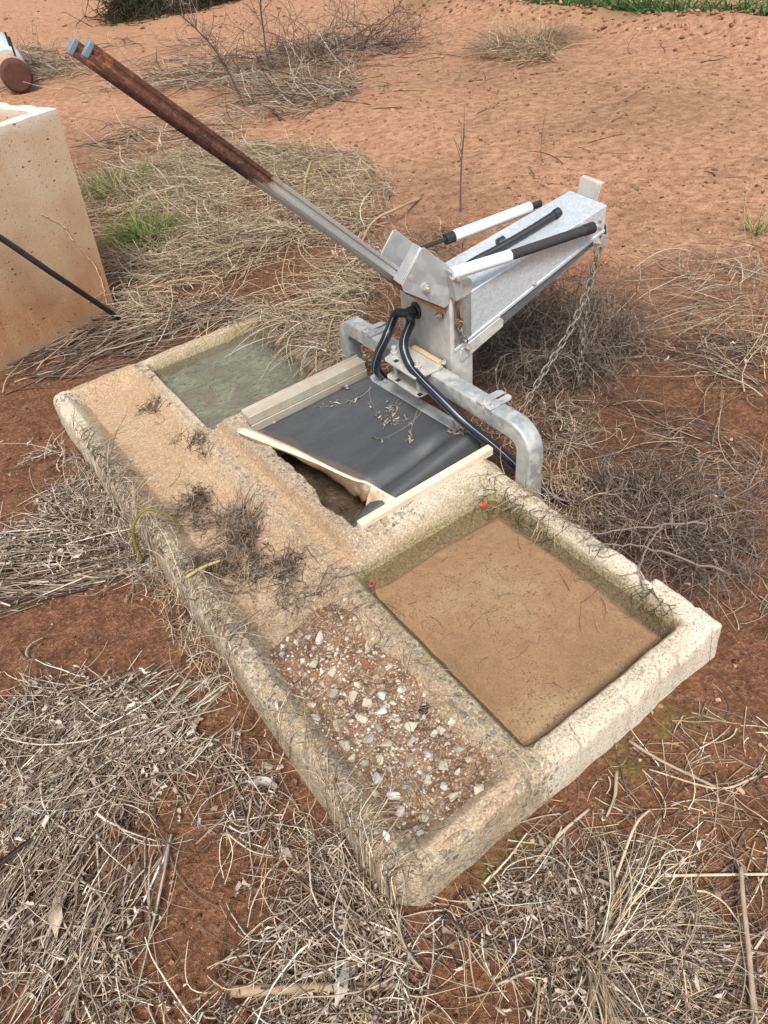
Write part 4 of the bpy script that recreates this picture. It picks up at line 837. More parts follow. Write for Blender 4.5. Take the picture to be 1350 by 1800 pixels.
def mat_of(poly_px, n, seed, ang, spread, ln, wd, pal, thick=.03, curl=1.2, up=.25, droop=.8, clump=0.0, cs=2.5, off_slab=True, seg=8, nleaf=0, leaf=(.012, .03), leafpal=[(.50, .42, .34), (.40, .33, .265), (.58, .50, .42), (.32, .25, .2)]):
    r = np.random.default_rng(seed); xy = sample(poly_px, n, seed, clump, cs, off_slab)
    for tx, ty, tr_ in TUFTS: xy = xy[np.hypot(xy[:, 0]-tx, xy[:, 1]-ty) > tr_]
    n = len(xy); off = np.abs(r.normal(0, thick, n))*.7+.001
    P = np.column_stack([xy, HH(xy[:, 0], xy[:, 1])+off*r.uniform(.3, 1, n)]); a = ang+r.normal(0, spread, n)+1.4*fbm(xy[:, 0], xy[:, 1], 1.6, seed+9, 2)*min(1, spread)
    D = np.column_stack([np.cos(a), np.sin(a), np.abs(r.normal(0, up, n))])
    cu = curl*r.choice([.22, .6, 1.2], n, p=[.4, .3, .3]); Pt = paths(P, D, r.uniform(*ln, n), seg, cu, droop, off, True, seed+1)
    ww = r.uniform(*wd, n)*np.exp(r.normal(0, .25, n)); kf = r.uniform(0, 1, n) < .35; cl = palette(n, pal, seed, .24)
    parts = [fibre(Pt[~kf], ww[~kf], cl[~kf], .5), fibre(Pt[kf], ww[kf]*1.7, cl[kf], .25, 3, .22)]
    if nleaf:
        k = r.integers(0, n, nleaf); j = r.integers(1, seg+1, nleaf); parts.append(leaves(Pt[k, j]+np.array([0, 0, .004]), r.uniform(*leaf, nleaf), palette(nleaf, leafpal, seed+3), seed))
    return join(*parts)
def veg(name, data, label, cat=None, kind=None, group=None, mat=None):
    return link(name, mesh_np(name, *data[:2], mat or WEED, True, data[2]), label=label, cat=cat, kind=kind, group=group)
def bush(c, n, rad, hgt, seed, pal, ln=(.15, .4), wd=(.0015, .004), levels=(3, 3), up=.5, curl=1.6, lean=(0, 0), sq=(1, 1), leaf=0, wires=0):
    r = np.random.default_rng(seed); a = r.uniform(0, 6.3, n); q = np.sqrt(r.uniform(0, 1, n))*rad*.75
    P = np.column_stack([c[0]+np.cos(a)*q*sq[0], c[1]+np.sin(a)*q*sq[1], np.zeros(n)]); P[:, 2] = HH(P[:, 0], P[:, 1])+r.uniform(0, hgt*.4, n)
    b = a+r.normal(0, .9, n); D = np.column_stack([np.cos(b)+lean[0], np.sin(b)+lean[1], r.uniform(.1, 1.4, n)*up*2])
    A = paths(P, D, r.uniform(*ln, n), 7, curl, .9, .002, True, seed+1); parts = [fibre(A, r.uniform(*wd, n)*1.3, palette(n, pal, seed))]; par = A
    for lv, m_ in enumerate(levels):
        k = np.repeat(np.arange(len(par)), m_); j = r.integers(2, 8, len(k)); S = par[k, np.minimum(j, par.shape[1]-1)]
        T = par[k, np.minimum(j, par.shape[1]-1)]-par[k, j-1]; T /= np.linalg.norm(T, axis=1, keepdims=True)+1e-9
        Dn = T+r.normal(0, .75, T.shape)+np.array([0, 0, .15]); nn = len(k)
        par = paths(S, Dn, r.uniform(ln[0]*.5, ln[1]*.6, nn)/(1+.5*lv), 7, curl*1.2, .5, .002, True, seed+5+lv); parts.append(fibre(par, r.uniform(*wd, nn)*(.75-.15*lv), palette(nn, pal, seed+2+lv)))
    if leaf:
        k = r.integers(0, len(par), leaf); parts.append(leaves(par[k, r.integers(0, 8, leaf)], r.uniform(.008, .022, leaf), palette(leaf, [(.46, .38, .31), (.36, .29, .235)], seed+8), seed))
    return join(*parts)
def blades(c, n, rad, ln, wd, pal, seed, up=1.0, droop=1.4, sq=(1, 1), clamp=True, lean=(0, 0)):
    r = np.random.default_rng(seed); a = r.uniform(0, 6.3, n); q = np.sqrt(r.uniform(0, 1, n))*rad; P = np.column_stack([c[0]+np.cos(a)*q*sq[0], c[1]+np.sin(a)*q*sq[1], np.zeros(n)]); P[:, 2] = HH(P[:, 0], P[:, 1])
    b = a+r.normal(0, .7, n); D = np.column_stack([np.cos(b)*.8+lean[0], np.sin(b)*.8+lean[1], r.uniform(.4, 1.4, n)*up]); Pt = paths(P, D, r.uniform(*ln, n), 7, .5, droop, .003, clamp, seed+1)
    return fibre(Pt, r.uniform(*wd, n), palette(n, pal, seed, .2), .08, 3, .3)
def lump(c, n, rad, seed):
    r = np.random.default_rng(seed); a0 = r.uniform(0, 6.3); t0 = r.normal(0, 1, n)*rad*1.0; kx = t0*math.cos(a0)+.6*rad*np.sin(t0/rad*1.5+a0); ky = t0*math.sin(a0)+.5*rad*np.cos(t0/rad*1.9); x = c[0]+kx*.8+r.normal(0, rad*.30, n); y = c[1]+ky+r.normal(0, rad*.35, n); off = np.abs(r.normal(0, .005, n))+.0008; P = np.column_stack([x, y, HH(x, y)+off]); a = r.uniform(0, 6.3, n)
    A = paths(P, np.column_stack([np.cos(a), np.sin(a), r.normal(.1, .15, n)]), r.uniform(.015, .07, n), 9, 3.0, .9, off, True, seed+1); k = r.integers(0, n, n//2)
    return join(fibre(A, r.uniform(.0012, .0032, n), palette(n, DARKT+GREY+[(.36, .28, .2)], seed)), leaves(A[k, r.integers(0, 9, n//2)], r.uniform(.006, .018, n//2), palette(n//2, DARKT+GREY[:1], seed+2), seed))
AX = math.atan2(G(100, 1500)[1]-G(400, 1200)[1], G(100, 1500)[0]-G(400, 1200)[0])     # towards the lower left
# front left tangle
PL = [(-60, 900), (60, 770), (130, 740), (200, 830), (290, 990), (400, 1170), (520, 1390), (620, 1530), (720, 1640), (800, 1860), (-60, 1860)]
d1_ = mat_of([(-60, 880), (110, 780), (200, 830), (290, 990), (400, 1170), (500, 1370), (440, 1480), (150, 1380), (-60, 1330)], 1650, 301, AX, 1.1, (.04, .22), (.0018, .0048), PALE+PALE+GREY+[(.13, .095, .075)], .020, 2.1, .25, .9, .68, 3.4, True, 10, 800, (.010, .034))
veg('dead_weeds', d1_, 'tangled bleached weed stems and papery leaves along the slab left side', kind='stuff')
d2_ = mat_of([(60, 1330), (200, 1300), (430, 1270), (560, 1450), (720, 1640), (800, 1860), (120, 1860), (-60, 1640), (-60, 1500)], 1900, 311, AX+.3, 1.0, (.04, .21), (.0018, .0046), STRAW+PALE+PALE+GREY+[(.12, .085, .065)], .018, 2.4, .25, .9, .66, 3.6, True, 10, 800, (.010, .034))
veg('dead_grass', d2_, 'matted dry grass and curled stems in the lower left foreground', kind='stuff')
d3_ = mat_of([(690, 1640), (800, 1560), (900, 1530), (1120, 1480), (1360, 1540), (1360, 1860), (690, 1860)], 1000, 321, AX+1.2, 1.2, (.04, .20), (.0014, .0042), STRAW+PALE+GREY+GREY, .014, 2.2, .22, .9, .60, 3.4, True, 10, 330, (.012, .034))
veg('dead_grass', d3_, 'thin dry grass litter in the lower right foreground', kind='stuff')
d15 = mat_of([(380, 220), (560, 190), (700, 60), (1000, 40), (1350, 120), (1350, 330), (900, 330), (650, 240)], 90, 409, 1.0, 1.6, (.06, .4), (.004, .009), GREY+DARKT, .01, .9, .1, .8, .75, 1.0, True, 6)
veg('weed_litter', d15, 'sparse dark twigs scattered over the upper bare soil', kind='stuff')
d12 = mat_of([(-60, 960), (120, 930), (330, 930), (300, 1000), (120, 1050), (-60, 1090)], 230, 305, math.atan2(G(0, 1010)[1]-G(300, 950)[1], G(0, 1010)[0]-G(300, 950)[0]), .16, (.15, .40), (.0040, .0085), GREY+PALE[:3], .03, .5, .1, .5, 0, 3, True, 8, 120, (.012, .034))
veg('stem_bundle', d12, 'bundle of thicker grey dead stems lying at the left edge', 'dead plant')
d13 = mat_of([(60, 1240), (330, 1150), (420, 1210), (260, 1340), (100, 1400)], 240, 306, AX, .22, (.15, .36), (.0030, .0062), PALE, .03, .7, .1, .6, 0, 3, True, 8, 160, (.012, .034))
veg('stem_bundle', d13, 'combed bundle of pale stems with papery leaves left of the gravel', 'dead plant')
d14 = mat_of([(-40, 1480), (180, 1440), (330, 1470), (200, 1600), (-40, 1620)], 200, 307, AX+.35, .25, (.15, .36), (.0025, .005), GREY+PALE, .025, .6, .1, .6, 0, 3, True, 8, 40, (.012, .03))
veg('stem_bundle', d14, 'grey combed grass bundle near the long tan leaf', 'dead plant')
# wiry roots and grass draped over the left rim
r = np.random.default_rng(77); n = 1250; ya = np.concatenate([r.uniform(.72, 1.5, 560), r.uniform(1.3, 2.12, 430), r.uniform(.0, .28, 260)]); xa = r.uniform(-.10, .03, n)
P = np.column_stack([xa, ya, HH(xa, ya)+.01]); D = np.column_stack([np.full(n, .8), r.normal(.15, .8, n), r.uniform(.2, 1.2, n)]); Pt = paths(P, D, r.uniform(.04, .26, n)*r.uniform(.5, 1.1, n), 10, 2.6, 1.6, np.abs(r.normal(0, .007, n))+.0008, True, 78)
veg('draped_grass', fibre(Pt, r.uniform(.0012, .0034, n), palette(n, PALE+STRAW+GREY, 79)), 'fine dry grass draped over the worn left rim of the slab', kind='stuff')
r = np.random.default_rng(87); n = 900; ya = r.uniform(.06, .85, n); xa = r.uniform(.04, .36, n); P = np.column_stack([xa, ya, HH(xa, ya)+.03]); a = r.uniform(0, 6.3, n); Pt = paths(P, np.column_stack([np.cos(a), np.sin(a), r.uniform(0, .3, n)]), r.uniform(.03, .16, n), 9, 1.7, .8, .028*np.exp(-((xa-.21)/.1)**2)+.001, True, 88)
veg('rootlets', fibre(Pt, r.uniform(.0007, .0018, n), palette(n, STRAW+GREY+DARKT, 89)), 'thin brown rootlets lying on the gutter gravel', kind='stuff')
r = np.random.default_rng(187); n = 12000; ya = r.uniform(.78, 1.95, n); xa = r.uniform(.07, .36, n); kk = r.uniform(0, .8, n) < fbm(xa, ya, 7, 191, 3)*1.4-.05-.25*ss(1.5, 1.9, ya)-.3*ss(.27, .36, xa); xa = xa[kk][:1000]; ya = ya[kk][:1000]; n = len(xa); off = np.abs(r.normal(0, .006, n))+.0008
a = r.uniform(0, 6.3, n); Pt = paths(np.column_stack([xa, ya, HH(xa, ya)+off]), np.column_stack([np.cos(a), np.sin(a), r.uniform(0, .3, n)]), r.uniform(.02, .13, n), 9, 2.2, .9, off, True, 188)
veg('gutter_litter', fibre(Pt, r.uniform(.0010, .0030, n), palette(n, GREY+DARKT+GREY+STRAW, 189)), 'brown and black weed litter strewn along the dusty gutter', kind='stuff')
# dark rotted weed lumps in the gutter
WL = ['dark rotted weed lump below the olive arching stem', 'dark rotted weed lump midway along the gutter ridge', 'small dark weed wisp in dust left of the pit', 'dark rotted weed lump just above the gutter gravel', 'thin dark weed wisp in dust beside the green basin', 'spreading dark weed on the rim side of the gutter', 'tiny dark weed wisp at the far end of the gutter']
for i, (px_, py_, rd, nn) in enumerate([(345, 885, .050, 300), (440, 945, .045, 240), (350, 790, .040, 90), (500, 1010, .048, 240), (265, 720, .040, 80), (400, 1000, .06, 240), (285, 665, .030, 30)]):
    c = G(px_, py_, .09); veg('rotted_weed', lump(c, nn, rd, 400+i), WL[i], None, 'stuff')
# straw behind the far basin
for q_ in ((240, 425, .22), (195, 345, .26), (265, 400, .2)): p = G(q_[0], q_[1]); TUFTS.append((p[0], p[1], q_[2]))
PB = [(150, 330), (260, 270), (420, 260), (640, 270), (700, 330), (690, 440), (650, 560), (640, 650), (560, 660), (450, 575), (300, 590), (230, 540), (190, 440)]
d4_ = mat_of(PB, 6000, 341, math.atan2(G(250, 560)[1]-G(600, 480)[1], G(250, 560)[0]-G(600, 480)[0]), .55, (.10, .38), (.0024, .0060), [(.70, .55, .38), (.60, .46, .31), (.76, .64, .48), (.46, .35, .24), (.28, .21, .15)], .06, 1.2, .25, .8, .30, 1.4, True, 8, 200, (.012, .03))
d4b = mat_of(PB, 3600, 345, 2.4, 1.2, (.03, .14), (.0020, .0045), [(.62, .48, .33), (.50, .38, .26), (.34, .26, .19), (.20, .15, .115), (.70, .60, .47)], .045, 1.6, .3, .8, .36, 2.2, True, 5, 500, (.010, .03)); d4_ = join(d4_, d4b)
veg('flattened_straw', d4_, 'thick flattened straw coloured grass behind the far basin', kind='stuff')
r = np.random.default_rng(97); n = 900; xa = r.uniform(.98, 1.25, n); ya = r.uniform(1.65, 2.6, n); P = np.column_stack([xa, ya, HH(xa, ya)+.04]); Pt = paths(P, np.column_stack([np.full(n, -1.), r.normal(.2, .6, n), r.uniform(0, .8, n)]), r.uniform(.08, .28, n), 9, .9, 1.8, np.abs(r.normal(0, .014, n))+.001, True, 98)
veg('draped_grass', fibre(Pt, r.uniform(.0024, .005, n), palette(n, STRAW+PALE+GREY, 99)), 'coarse straw hanging over the far rim of the green basin', kind='stuff')
d5_ = mat_of([(0, 560), (200, 560), (430, 560), (300, 610), (150, 660), (0, 700)], 260, 351, math.atan2(G(300, 570)[1]-G(0, 690)[1], G(300, 570)[0]-G(0, 690)[0]), .45, (.12, .5), (.003, .010), GREY+[(.42, .33, .25)], .02, .8, .1, .6, 0, 2, True, 8)
veg('fallen_twigs', d5_, 'grey fallen twigs at the foot of the concrete box', kind='stuff')
# wiry bushes right of the slab
c = G(975, 625); veg('tangled_bush', bush((c[0], c[1]), 480, .31, .34, 501, GREY+GREY[:3]+DARKT[:2], (.12, .30), (.0026, .0052), (3, 2), .55, 1.9, (0, 0), (1.15, 1.0), 40), 'dense grey brown wiry bush under the raised sheet metal box', 'bush')
c = G(1000, 800); veg('straw_clump', bush((1.42, 1.02), 110, .16, .09, 511, STRAW+GREY+GREY, (.08, .22), (.0026, .0050), (3, 1), .22, 1.6, (-.2, -.4), (1, 1), 60), 'collapsed straw clump between crossbar leg and wiry bush', 'dead plant')
veg('straw_clump', bush((1.19, .66), 90, .12, .08, 515, STRAW, (.10, .26), (.0026, .0048), (2, 1), .3, 1.9, (-.7, -.2), (1, 1.3), 20), 'pale straw tuft flopping over the slab corner by the crossbar leg', 'dead plant')
veg('twiggy_bush', bush((1.30, .40), 250, .21, .18, 521, GREY+DARKT[:2]+[(.24, .19, .17)], (.10, .26), (.0022, .0046), (3, 2), .42, 1.2, (.1, -.2), (.75, 1.25), 50), 'low grey twiggy bush beside the right rim of the slab', 'bush')
# dead branch resting on the right rim
r = np.random.default_rng(5); br = catmull([(1.28, .24, .16), (1.14, .33, .17), (1.03, .40, .165), (.96, .42, .155)], 6); br2 = catmull([(1.18, .30, .17), (1.05, .27, .165), (.97, .20, .15), (.93, .16, .12)], 6); br3 = catmull([(1.20, .10, .12), (1.10, .22, .165), (1.03, .33, .17), (.98, .38, .16)], 6)
b = MB()
for k, q_ in enumerate((br, br2, br3)): b.tube([p+np.array(r.normal(0, .004, 3)) for p in q_], np.linspace(.0036, .0014, len(q_)), 7)
b.build('dead_branch', m_plain('bleached_twig', (.19, .15, .125), .85, 0, .35, 60, .5), None, smooth=True, label='forked bleached dead branch resting on the right rim', cat='branch')
r = np.random.default_rng(131); n = 130; xa = r.uniform(.90, .99, n); ya = np.concatenate([r.uniform(.48, .80, 90), r.uniform(.10, .22, 40)]); P = np.column_stack([xa, ya, HH(xa, ya)+.008]); Pt = paths(P, np.column_stack([np.full(n, -1.), r.normal(0, .7, n), r.uniform(-.3, .2, n)]), r.uniform(.03, .11, n), 8, 1.4, 1.3, .0015, True, 132)
veg('wet_weed', fibre(Pt, r.uniform(.0012, .0030, n), palette(n, [(.05, .055, .035), (.09, .085, .05), (.035, .035, .028)], 133)), 'dark wet weed strands hanging into the near basin', kind='stuff')
# bits in the basins
r = np.random.default_rng(151); n = 34; xa = r.uniform(.47, .90, n); ya = r.uniform(.12, .68, n); a = r.uniform(0, 6.3, n); Pt = paths(np.column_stack([xa, ya, np.full(n, .1)]), np.column_stack([np.cos(a), np.sin(a), a*0]), r.uniform(.01, .12, n), 7, 1.0, 0, 0, False, 152); Pt[..., 2] = .1005
veg('basin_debris', fibre(Pt, r.uniform(.0008, .0022, n), palette(n, DARKT+[(.2, .13, .08)], 153)), 'dark twig bits on the silt of the near basin', kind='stuff')
n = 60; P = np.column_stack([r.uniform(.46, .9, n), np.clip(r.normal(2.0, .16, n), 1.8, 2.33), np.full(n, .092)]); a = r.uniform(0, 6.3, n); Pt = paths(P, np.column_stack([np.cos(a), np.sin(a), a*0]), r.uniform(.008, .05, n), 6, 1.5, 0, 0, False, 155); Pt[..., 2] = .0925
veg('floating_debris', fibre(Pt, r.uniform(.002, .005, n), palette(n, DARKT+[(.10, .10, .05), (.2, .2, .12)], 156), .4, 3, .3), 'dark weed bits floating on the far basin', kind='stuff')
# right hand litter
d6_ = mat_of([(1190, 440), (1360, 410), (1360, 630), (1240, 600)], 240, 361, math.atan2(G(1200, 520)[1]-G(1350, 480)[1], G(1200, 520)[0]-G(1350, 480)[0]), .6, (.15, .5), (.002, .0045), STRAW+PALE, .05, 1.0, .35, .8, 0, 2, True, 8, 60, (.012, .03)); veg('dead_grass', d6_, 'pale dry grass patch at the right edge beyond the bush', kind='stuff')
d7_ = mat_of([(1060, 650), (1180, 600), (1360, 600), (1360, 860), (1200, 800)], 300, 371, math.atan2(G(1100, 720)[1]-G(1350, 760)[1], G(1100, 720)[0]-G(1350, 760)[0]), .7, (.10, .40), (.0016, .004), STRAW+GREY+DARKT, .02, 1.4, .2, .9, .5, 2.5, True, 8, 60, (.012, .03)); veg('weed_litter', d7_, 'dark and pale weed litter on wet soil at the right', kind='stuff')
d8_ = mat_of([(1000, 780), (1360, 800), (1360, 1250), (1280, 1180), (1200, 1000)], 240, 381, .3, 1.4, (.05, .22), (.0010, .0028), GREY+STRAW, .012, 1.5, .2, .9, .4, 3, True, 7); veg('weed_litter', d8_, 'sparse twigs and stems on soil by the twiggy bush', kind='stuff')
d9_ = mat_of([(640, 480), (700, 420), (820, 400), (830, 650), (640, 660)], 700, 386, 2.0, 1.2, (.10, .35), (.0014, .0034), GREY+STRAW+DARKT, .05, 1.5, .4, .8, 0, 3, True, 8); veg('weed_litter', d9_, 'dark tangled weeds under the post and crossbar', kind='stuff')
d10 = mat_of([(880, 1480), (1130, 1300), (1280, 1200), (1360, 1250), (1360, 1560), (900, 1600)], 330, 391, AX+.6, 1.4, (.03, .16), (.0012, .004), STRAW+PALE+GREY, .006, .8, .1, .9, 0, 3, True, 6, 40, (.008, .018)); veg('weed_litter', d10, 'scattered straw bits and short stalks on soil before the slab', kind='stuff')
# background growth
d11 = mat_of([(20, 90), (210, 75), (340, 60), (470, 80), (640, 60), (640, 170), (480, 230), (200, 300), (150, 200), (40, 150)], 2600, 401, 2.6, 1.0, (.20, .7), (.005, .011), [tuple(q*.9 for q in c) for c in PALE+GREY+STRAW], .06, 1.0, .3, .7, .5, .8, True, 6); veg('dead_grass', d11, 'patchy dry grass and litter on the far left soil', kind='stuff')
p = G(560, 130); veg('brush_pile', bush((4.9, 7.9), 120, .85, .35, 531, GREY+DARKT+GREY, (.3, 1.0), (.006, .012), (3, 2), .25, .9, (.5, .35), (1.3, .8)), 'sprawling pile of dead brown brushwood beyond the lever arm', 'brush')
for (px_, py_, h_, sd_, lab) in ((430, 190, 1.25, 541, 'bare branching sapling standing left of the brushwood pile'), (478, 140, 1.5, 545, 'taller bare sapling standing in the brushwood pile')):
    c = G(px_, py_); r = np.random.default_rng(sd_); P = np.array([[c[0], c[1], 0.]]); A = paths(P, np.array([[-.08, .1, 1.]]), np.array([h_]), 10, .35, 0, 0, False, sd_); pr = [fibre(A, [.022], np.array([[.13, .095, .08]]), .3, 5)]
    k = r.integers(3, 10, 26); S = A[0, k]; B_ = paths(S, np.column_stack([r.normal(0, .5, (26, 2)), np.full(26, .8)]), r.uniform(.15, .45, 26), 7, .6, 0, 0, False, sd_+1); pr.append(fibre(B_, np.full(26, .009), palette(26, GREY, sd_)))
    k = np.repeat(np.arange(26), 6); S = B_[k, r.integers(2, 8, len(k))]; C_ = paths(S, r.normal(0, .6, (len(k), 3))+np.array([0, 0, .5]), r.uniform(.05, .2, len(k)), 5, .8, 0, 0, False, sd_+2); pr.append(fibre(C_, np.full(len(k), .005), palette(len(k), GREY, sd_+3)))
    veg('dead_sapling', join(*pr), lab, 'sapling')
# single thin sapling behind the machine
c = (2.643, 2.907); r = np.random.default_rng(551); A = paths(np.array([[c[0], c[1], -.02]]), np.array([[.0, .03, 1.]]), np.array([.46]), 12, .12, 0, 0, False, 552); pr = [fibre(A, [.013], np.array([[.15, .10, .085]]), .6, 6)]
S = A[0, [9, 9, 10, 10, 11, 12, 12, 8]]; B_ = paths(S, np.column_stack([r.normal(0, .28, (8, 2)), np.full(8, 1.)]), r.uniform(.06, .16, 8), 5, .2, 0, 0, False, 553); pr.append(fibre(B_, np.full(8, .006), palette(8, [(.17, .12, .10)], 5), .4, 5)); veg('thin_sapling', join(*pr), 'thin bare upright sapling on open soil behind the machine', 'sapling')
c = G(915, 95); veg('straw_clump', join(blades((c[0]+.25, c[1]+.15), 520, .38, (.3, .75), (.006, .011), STRAW+[(.36, .27, .18)], 561, .9, 1.5), mat_of([(850, 110), (985, 120), (970, 90), (860, 85)], 420, 565, 2.6, 1.0, (.15, .5), (.005, .010), STRAW, .08, 1.0, .4, .8)), 'round pale straw clump alone on the upper red soil', 'dead plant')
c = G(310, 20); veg('dark_bush', bush((c[0]+.3, c[1]+.5), 420, 1.0, .7, 571, DARKT+[(.035, .045, .02), (.05, .065, .028), (.025, .03, .016)], (.4, .9), (.014, .030), (3, 2), .5, 1.2, (0, 0), (1.5, .8)), 'dark dense bush at the top edge of the view', 'bush')
GR = [(.17, .29, .055), (.11, .21, .04), (.24, .34, .09), (.32, .34, .14)]
c = G(240, 425); veg('grass_tuft', blades((c[0]+.06, c[1]-.02), 330, .13, (.20, .38), (.007, .012), GR+[(.40, .38, .20)], 581, 1.6, 1.9), 'bright green grass tuft nearer the concrete box', 'grass tuft')
c = G(195, 345); veg('grass_tuft', blades((c[0]+.06, c[1]), 300, .20, (.20, .40), (.006, .011), GR[1:]+STRAW[:2]+[(.36, .33, .18)], 585, 1.6, 1.7), 'half dry green grass tuft behind the brighter one', 'grass tuft')
c = G(1330, 405); veg('grass_tuft', blades((c[0], c[1]), 60, .05, (.10, .22), (.004, .007), GR+STRAW[:2], 588, 1.2, 1.0), 'small sparse green tuft at the right edge of the soil', 'grass tuft')
pr = []
for i in range(26):
    t = i/25; y_ = 3.6+t*5.2; pr.append(blades((8.2+.10*(y_-4)+rng.normal(0, .15), y_), 90, .36, (.30, .70), (.018, .034), [(.07, .16, .035), (.10, .21, .05), (.05, .11, .025), (.16, .26, .08)], 600+i, 1.1, 1.6))
veg('green_grass', join(*pr), 'lush green grass strip along the ditch at the top right', kind='stuff', mat=GREEN)
# weed stuck to the rubber sheet
r = np.random.default_rng(141); bp = []
for (a_, b_) in (((.985, 1.50), (.76, 1.40)), ((1.02, 1.34), (.80, 1.30)), ((1.03, 1.24), (.74, 1.13)), ((1.06, 1.08), (.98, .96))):
    for q_ in range(3):
        P = np.array([[a_[0], a_[1]+r.normal(0, .02), .185]]); L_ = np.hypot(a_[0]-b_[0], a_[1]-b_[1])*r.uniform(.6, 1.05); D = np.array([[b_[0]-a_[0], b_[1]-a_[1], -.22*abs(b_[0]-a_[0])/.22*.6]])+r.normal(0, .012, (1, 3)); bp.append((P, D, L_))
P = np.concatenate([q_[0] for q_ in bp]); D = np.concatenate([q_[1] for q_ in bp]); Ls = np.array([q_[2] for q_ in bp])
def paths_on(P, D, Ls, zf, seg=10):
    A = paths(P, D, Ls, seg, .9, 0, 0, False, 143); A[..., 2] = zf(A[..., 0], A[..., 1]); return A
from mathutils.bvhtree import BVHTree
sv = [Vector(p) for p in np.stack([Xr, Yr, Zr], -1).reshape(-1, 3)]; sf = [tuple(int(q_) for q_ in f_) for f_ in np.stack([np.arange(3600).reshape(60, 60)[:-1, :-1], np.arange(3600).reshape(60, 60)[:-1, 1:], np.arange(3600).reshape(60, 60)[1:, 1:], np.arange(3600).reshape(60, 60)[1:, :-1]], -1).reshape(-1, 4)]
bvh = BVHTree.FromPolygons(sv, sf)
def sheet_z(x, y):
    o = np.zeros_like(x)
    for i in np.ndindex(x.shape):
        h = bvh.ray_cast(Vector((x[i], y[i], 1)), Vector((0, 0, -1))); o[i] = (h[0].z if h[0] else .18)+.0065
    return o
A = paths_on(P, D, Ls, sheet_z); NL = 130; kk = r.integers(0, len(A), NL); LP = A[kk, r.integers(4, 11, NL)]
veg('clinging_weed', join(fibre(A, r.uniform(.0016, .0032, len(A)), palette(len(A), [(.26, .22, .19), (.40, .35, .30)], 145)), leaves(LP, r.uniform(.012, .032, NL), palette(NL, [(.46, .40, .35), (.34, .28, .24)], 147), 149)), 'withered weed sprigs clinging to the black rubber sheet', 'weed')
# a few distinct stems, sticks and leaves
def stick(pts, r0, r1, col, label, name='stick', cat='stick', n=6):
    b = MB(); q_ = catmull(pts, n); b.tube(q_, np.linspace(r0, r1, len(q_)), 8); return b.build(name, m_plain(name+'_bark', col, .85, 0, .4, 50, .5), None, smooth=True, label=label, cat=cat)
def GZ(px_, py_, dz=.0): p = G(px_, py_); p[2] = float(HH(np.array([p[0]]), np.array([p[1]]))[0])+dz; return p
stick([GZ(1325, 1830, .012), GZ(1310, 1690, .03), GZ(1300, 1600, .035), GZ(1296, 1535, .03)], .0055, .0045, (.36, .27, .20), 'stout dry stalk lying upright in the lower right corner')
stick([GZ(1105, 1305, .006), GZ(1160, 1340, .008), GZ(1255, 1385, .005)], .004, .003, (.36, .26, .19), 'straight thin twig on soil below the slab right corner')
stick([GZ(1330, 1365, .004), GZ(1260, 1388, .006), GZ(1140, 1355, .006)], .003, .002, (.46, .35, .25), 'pale thin twig crossing the brown one below the slab')
stick([GZ(1083, 1360, .01), GZ(1078, 1410, .02), GZ(1065, 1440, .01)], .0045, .003, (.40, .31, .23), 'short upright stalk stub on the mossy soil')
stick([GZ(940, 1520, .006), GZ(985, 1470, .014), GZ(1035, 1425, .006)], .004, .003, (.48, .38, .28), 'pale straight stalk lying near the slab short side')
stick([GZ(1080, 1550, .03), GZ(1110, 1470, .05), GZ(1140, 1430, .02)], .003, .0025, (.60, .47, .32), 'long straw stalk rising over the right foreground litter')
stick([GZ(1150, 1543, .01), GZ(1250, 1542, .012), GZ(1370, 1540, .01)], .0032, .0028, (.58, .46, .33), 'straight pale straw lying level at the right edge')
stick([GZ(410, 1745, .012), GZ(540, 1740, .015), GZ(700, 1735, .01)], .011, .008, (.36, .25, .16), 'thick brown broken stalk under dry weeds at the bottom')
stick([(-.045, 1.35, .03), (-.04, 1.345, .12), (-.02, 1.33, .20), (.03, 1.32, .235), (.08, 1.29, .20), (.09, 1.27, .13)], .007, .003, (.17, .145, .035), 'olive green arching stem bent over the slab left rim', 'weed_stem', 'stem')
stick([(.02, 1.06, .15), (.07, 1.05, .165), (.125, 1.03, .175)], .005, .004, (.40, .31, .13), 'stiff yellow straw stub on the slab left rim', 'weed_stem', 'stem')
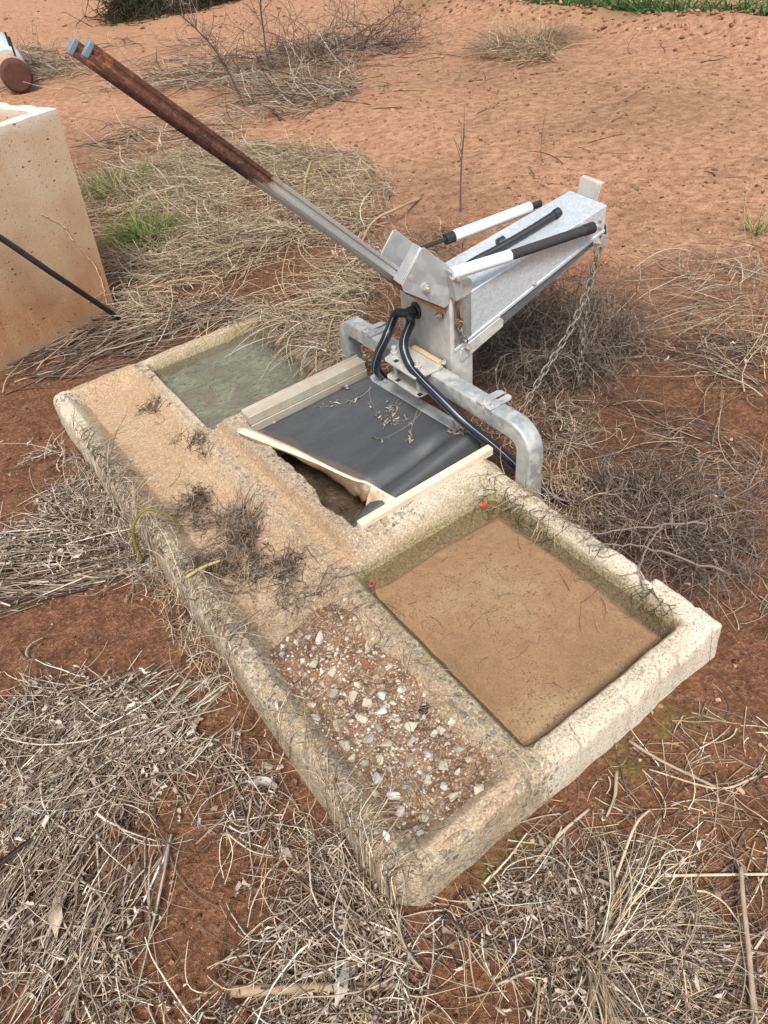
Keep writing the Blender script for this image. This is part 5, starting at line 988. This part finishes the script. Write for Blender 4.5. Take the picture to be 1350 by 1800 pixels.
stick([GZ(740, 350, .0), GZ(700, 395, .09), GZ(655, 410, .05), GZ(620, 470, .02)], .010, .006, (.36, .25, .15), 'arching dry stalk at the edge of the flattened straw', 'weed_stem', 'stem')
stick([GZ(535, 350, .0), GZ(540, 335, .06), GZ(552, 318, .12)], .010, .008, (.30, .27, .10), 'green brown stub standing in the flattened straw', 'weed_stem', 'stem')
veg('straw_tuft', blades(GZ(1060, 1680)[:2], 420, .05, (.16, .36), (.0035, .0065), [(.72, .58, .40), (.64, .49, .32), (.78, .68, .54), (.45, .33, .22)], 701, .30, 1.2, (1, 1), True, (.45, -.75)), 'pale combed straw tuft in the lower right foreground', 'dead plant')
veg('withered_rosette', bush(GZ(1000, 1640)[:2], 60, .10, .03, 711, PALE[:3]+GREY[:2], (.06, .16), (.002, .004), (2,), .3, 2.0, (0, 0), (1, 1), 90), 'crumpled withered plant above the combed straw tuft', 'dead plant')
def big_leaf(px_, py_, L_, ang, wd_, col, label):
    c = GZ(px_, py_, .016); n = 12; vs_, fs_ = [], []
    for i in range(n):
        t = i/(n-1); ww = wd_*math.sin(math.pi*(t*.92+.04))**.7; q = c+np.array([math.cos(ang), math.sin(ang), 0])*L_*(t-.5)+np.array([0, 0, .012*math.sin(t*5)])
        for s in (-1, -.5, 0, .5, 1): vs_.append(q+np.array([-math.sin(ang), math.cos(ang), 0])*ww*s*(1+.2*math.sin(t*17+s*3))+np.array([0, 0, .010*abs(s)+.004*math.sin(t*11+s*4)]))
    for i in range(n-1):
        for k in range(4): fs_.append((i*5+k, i*5+k+1, i*5+6+k, i*5+5+k))
    b = MB(); b.add(vs_, fs_); b.build('fallen_leaf', m_plain('dry_leaf', col, .8, 0, .3, 70, .5), None, smooth=True, label=label, cat='leaf')
big_leaf(462, 1385, .085, 2.3, .012, (.40, .36, .32), 'grey curled leaf by the foot of the slab left side')
big_leaf(112, 1600, .13, 1.2, .014, (.46, .37, .28), 'long tan leaf in the lower left foreground')
big_leaf(610, 1725, .10, .6, .013, (.42, .40, .36), 'grey leaf at the bottom under pale straw')
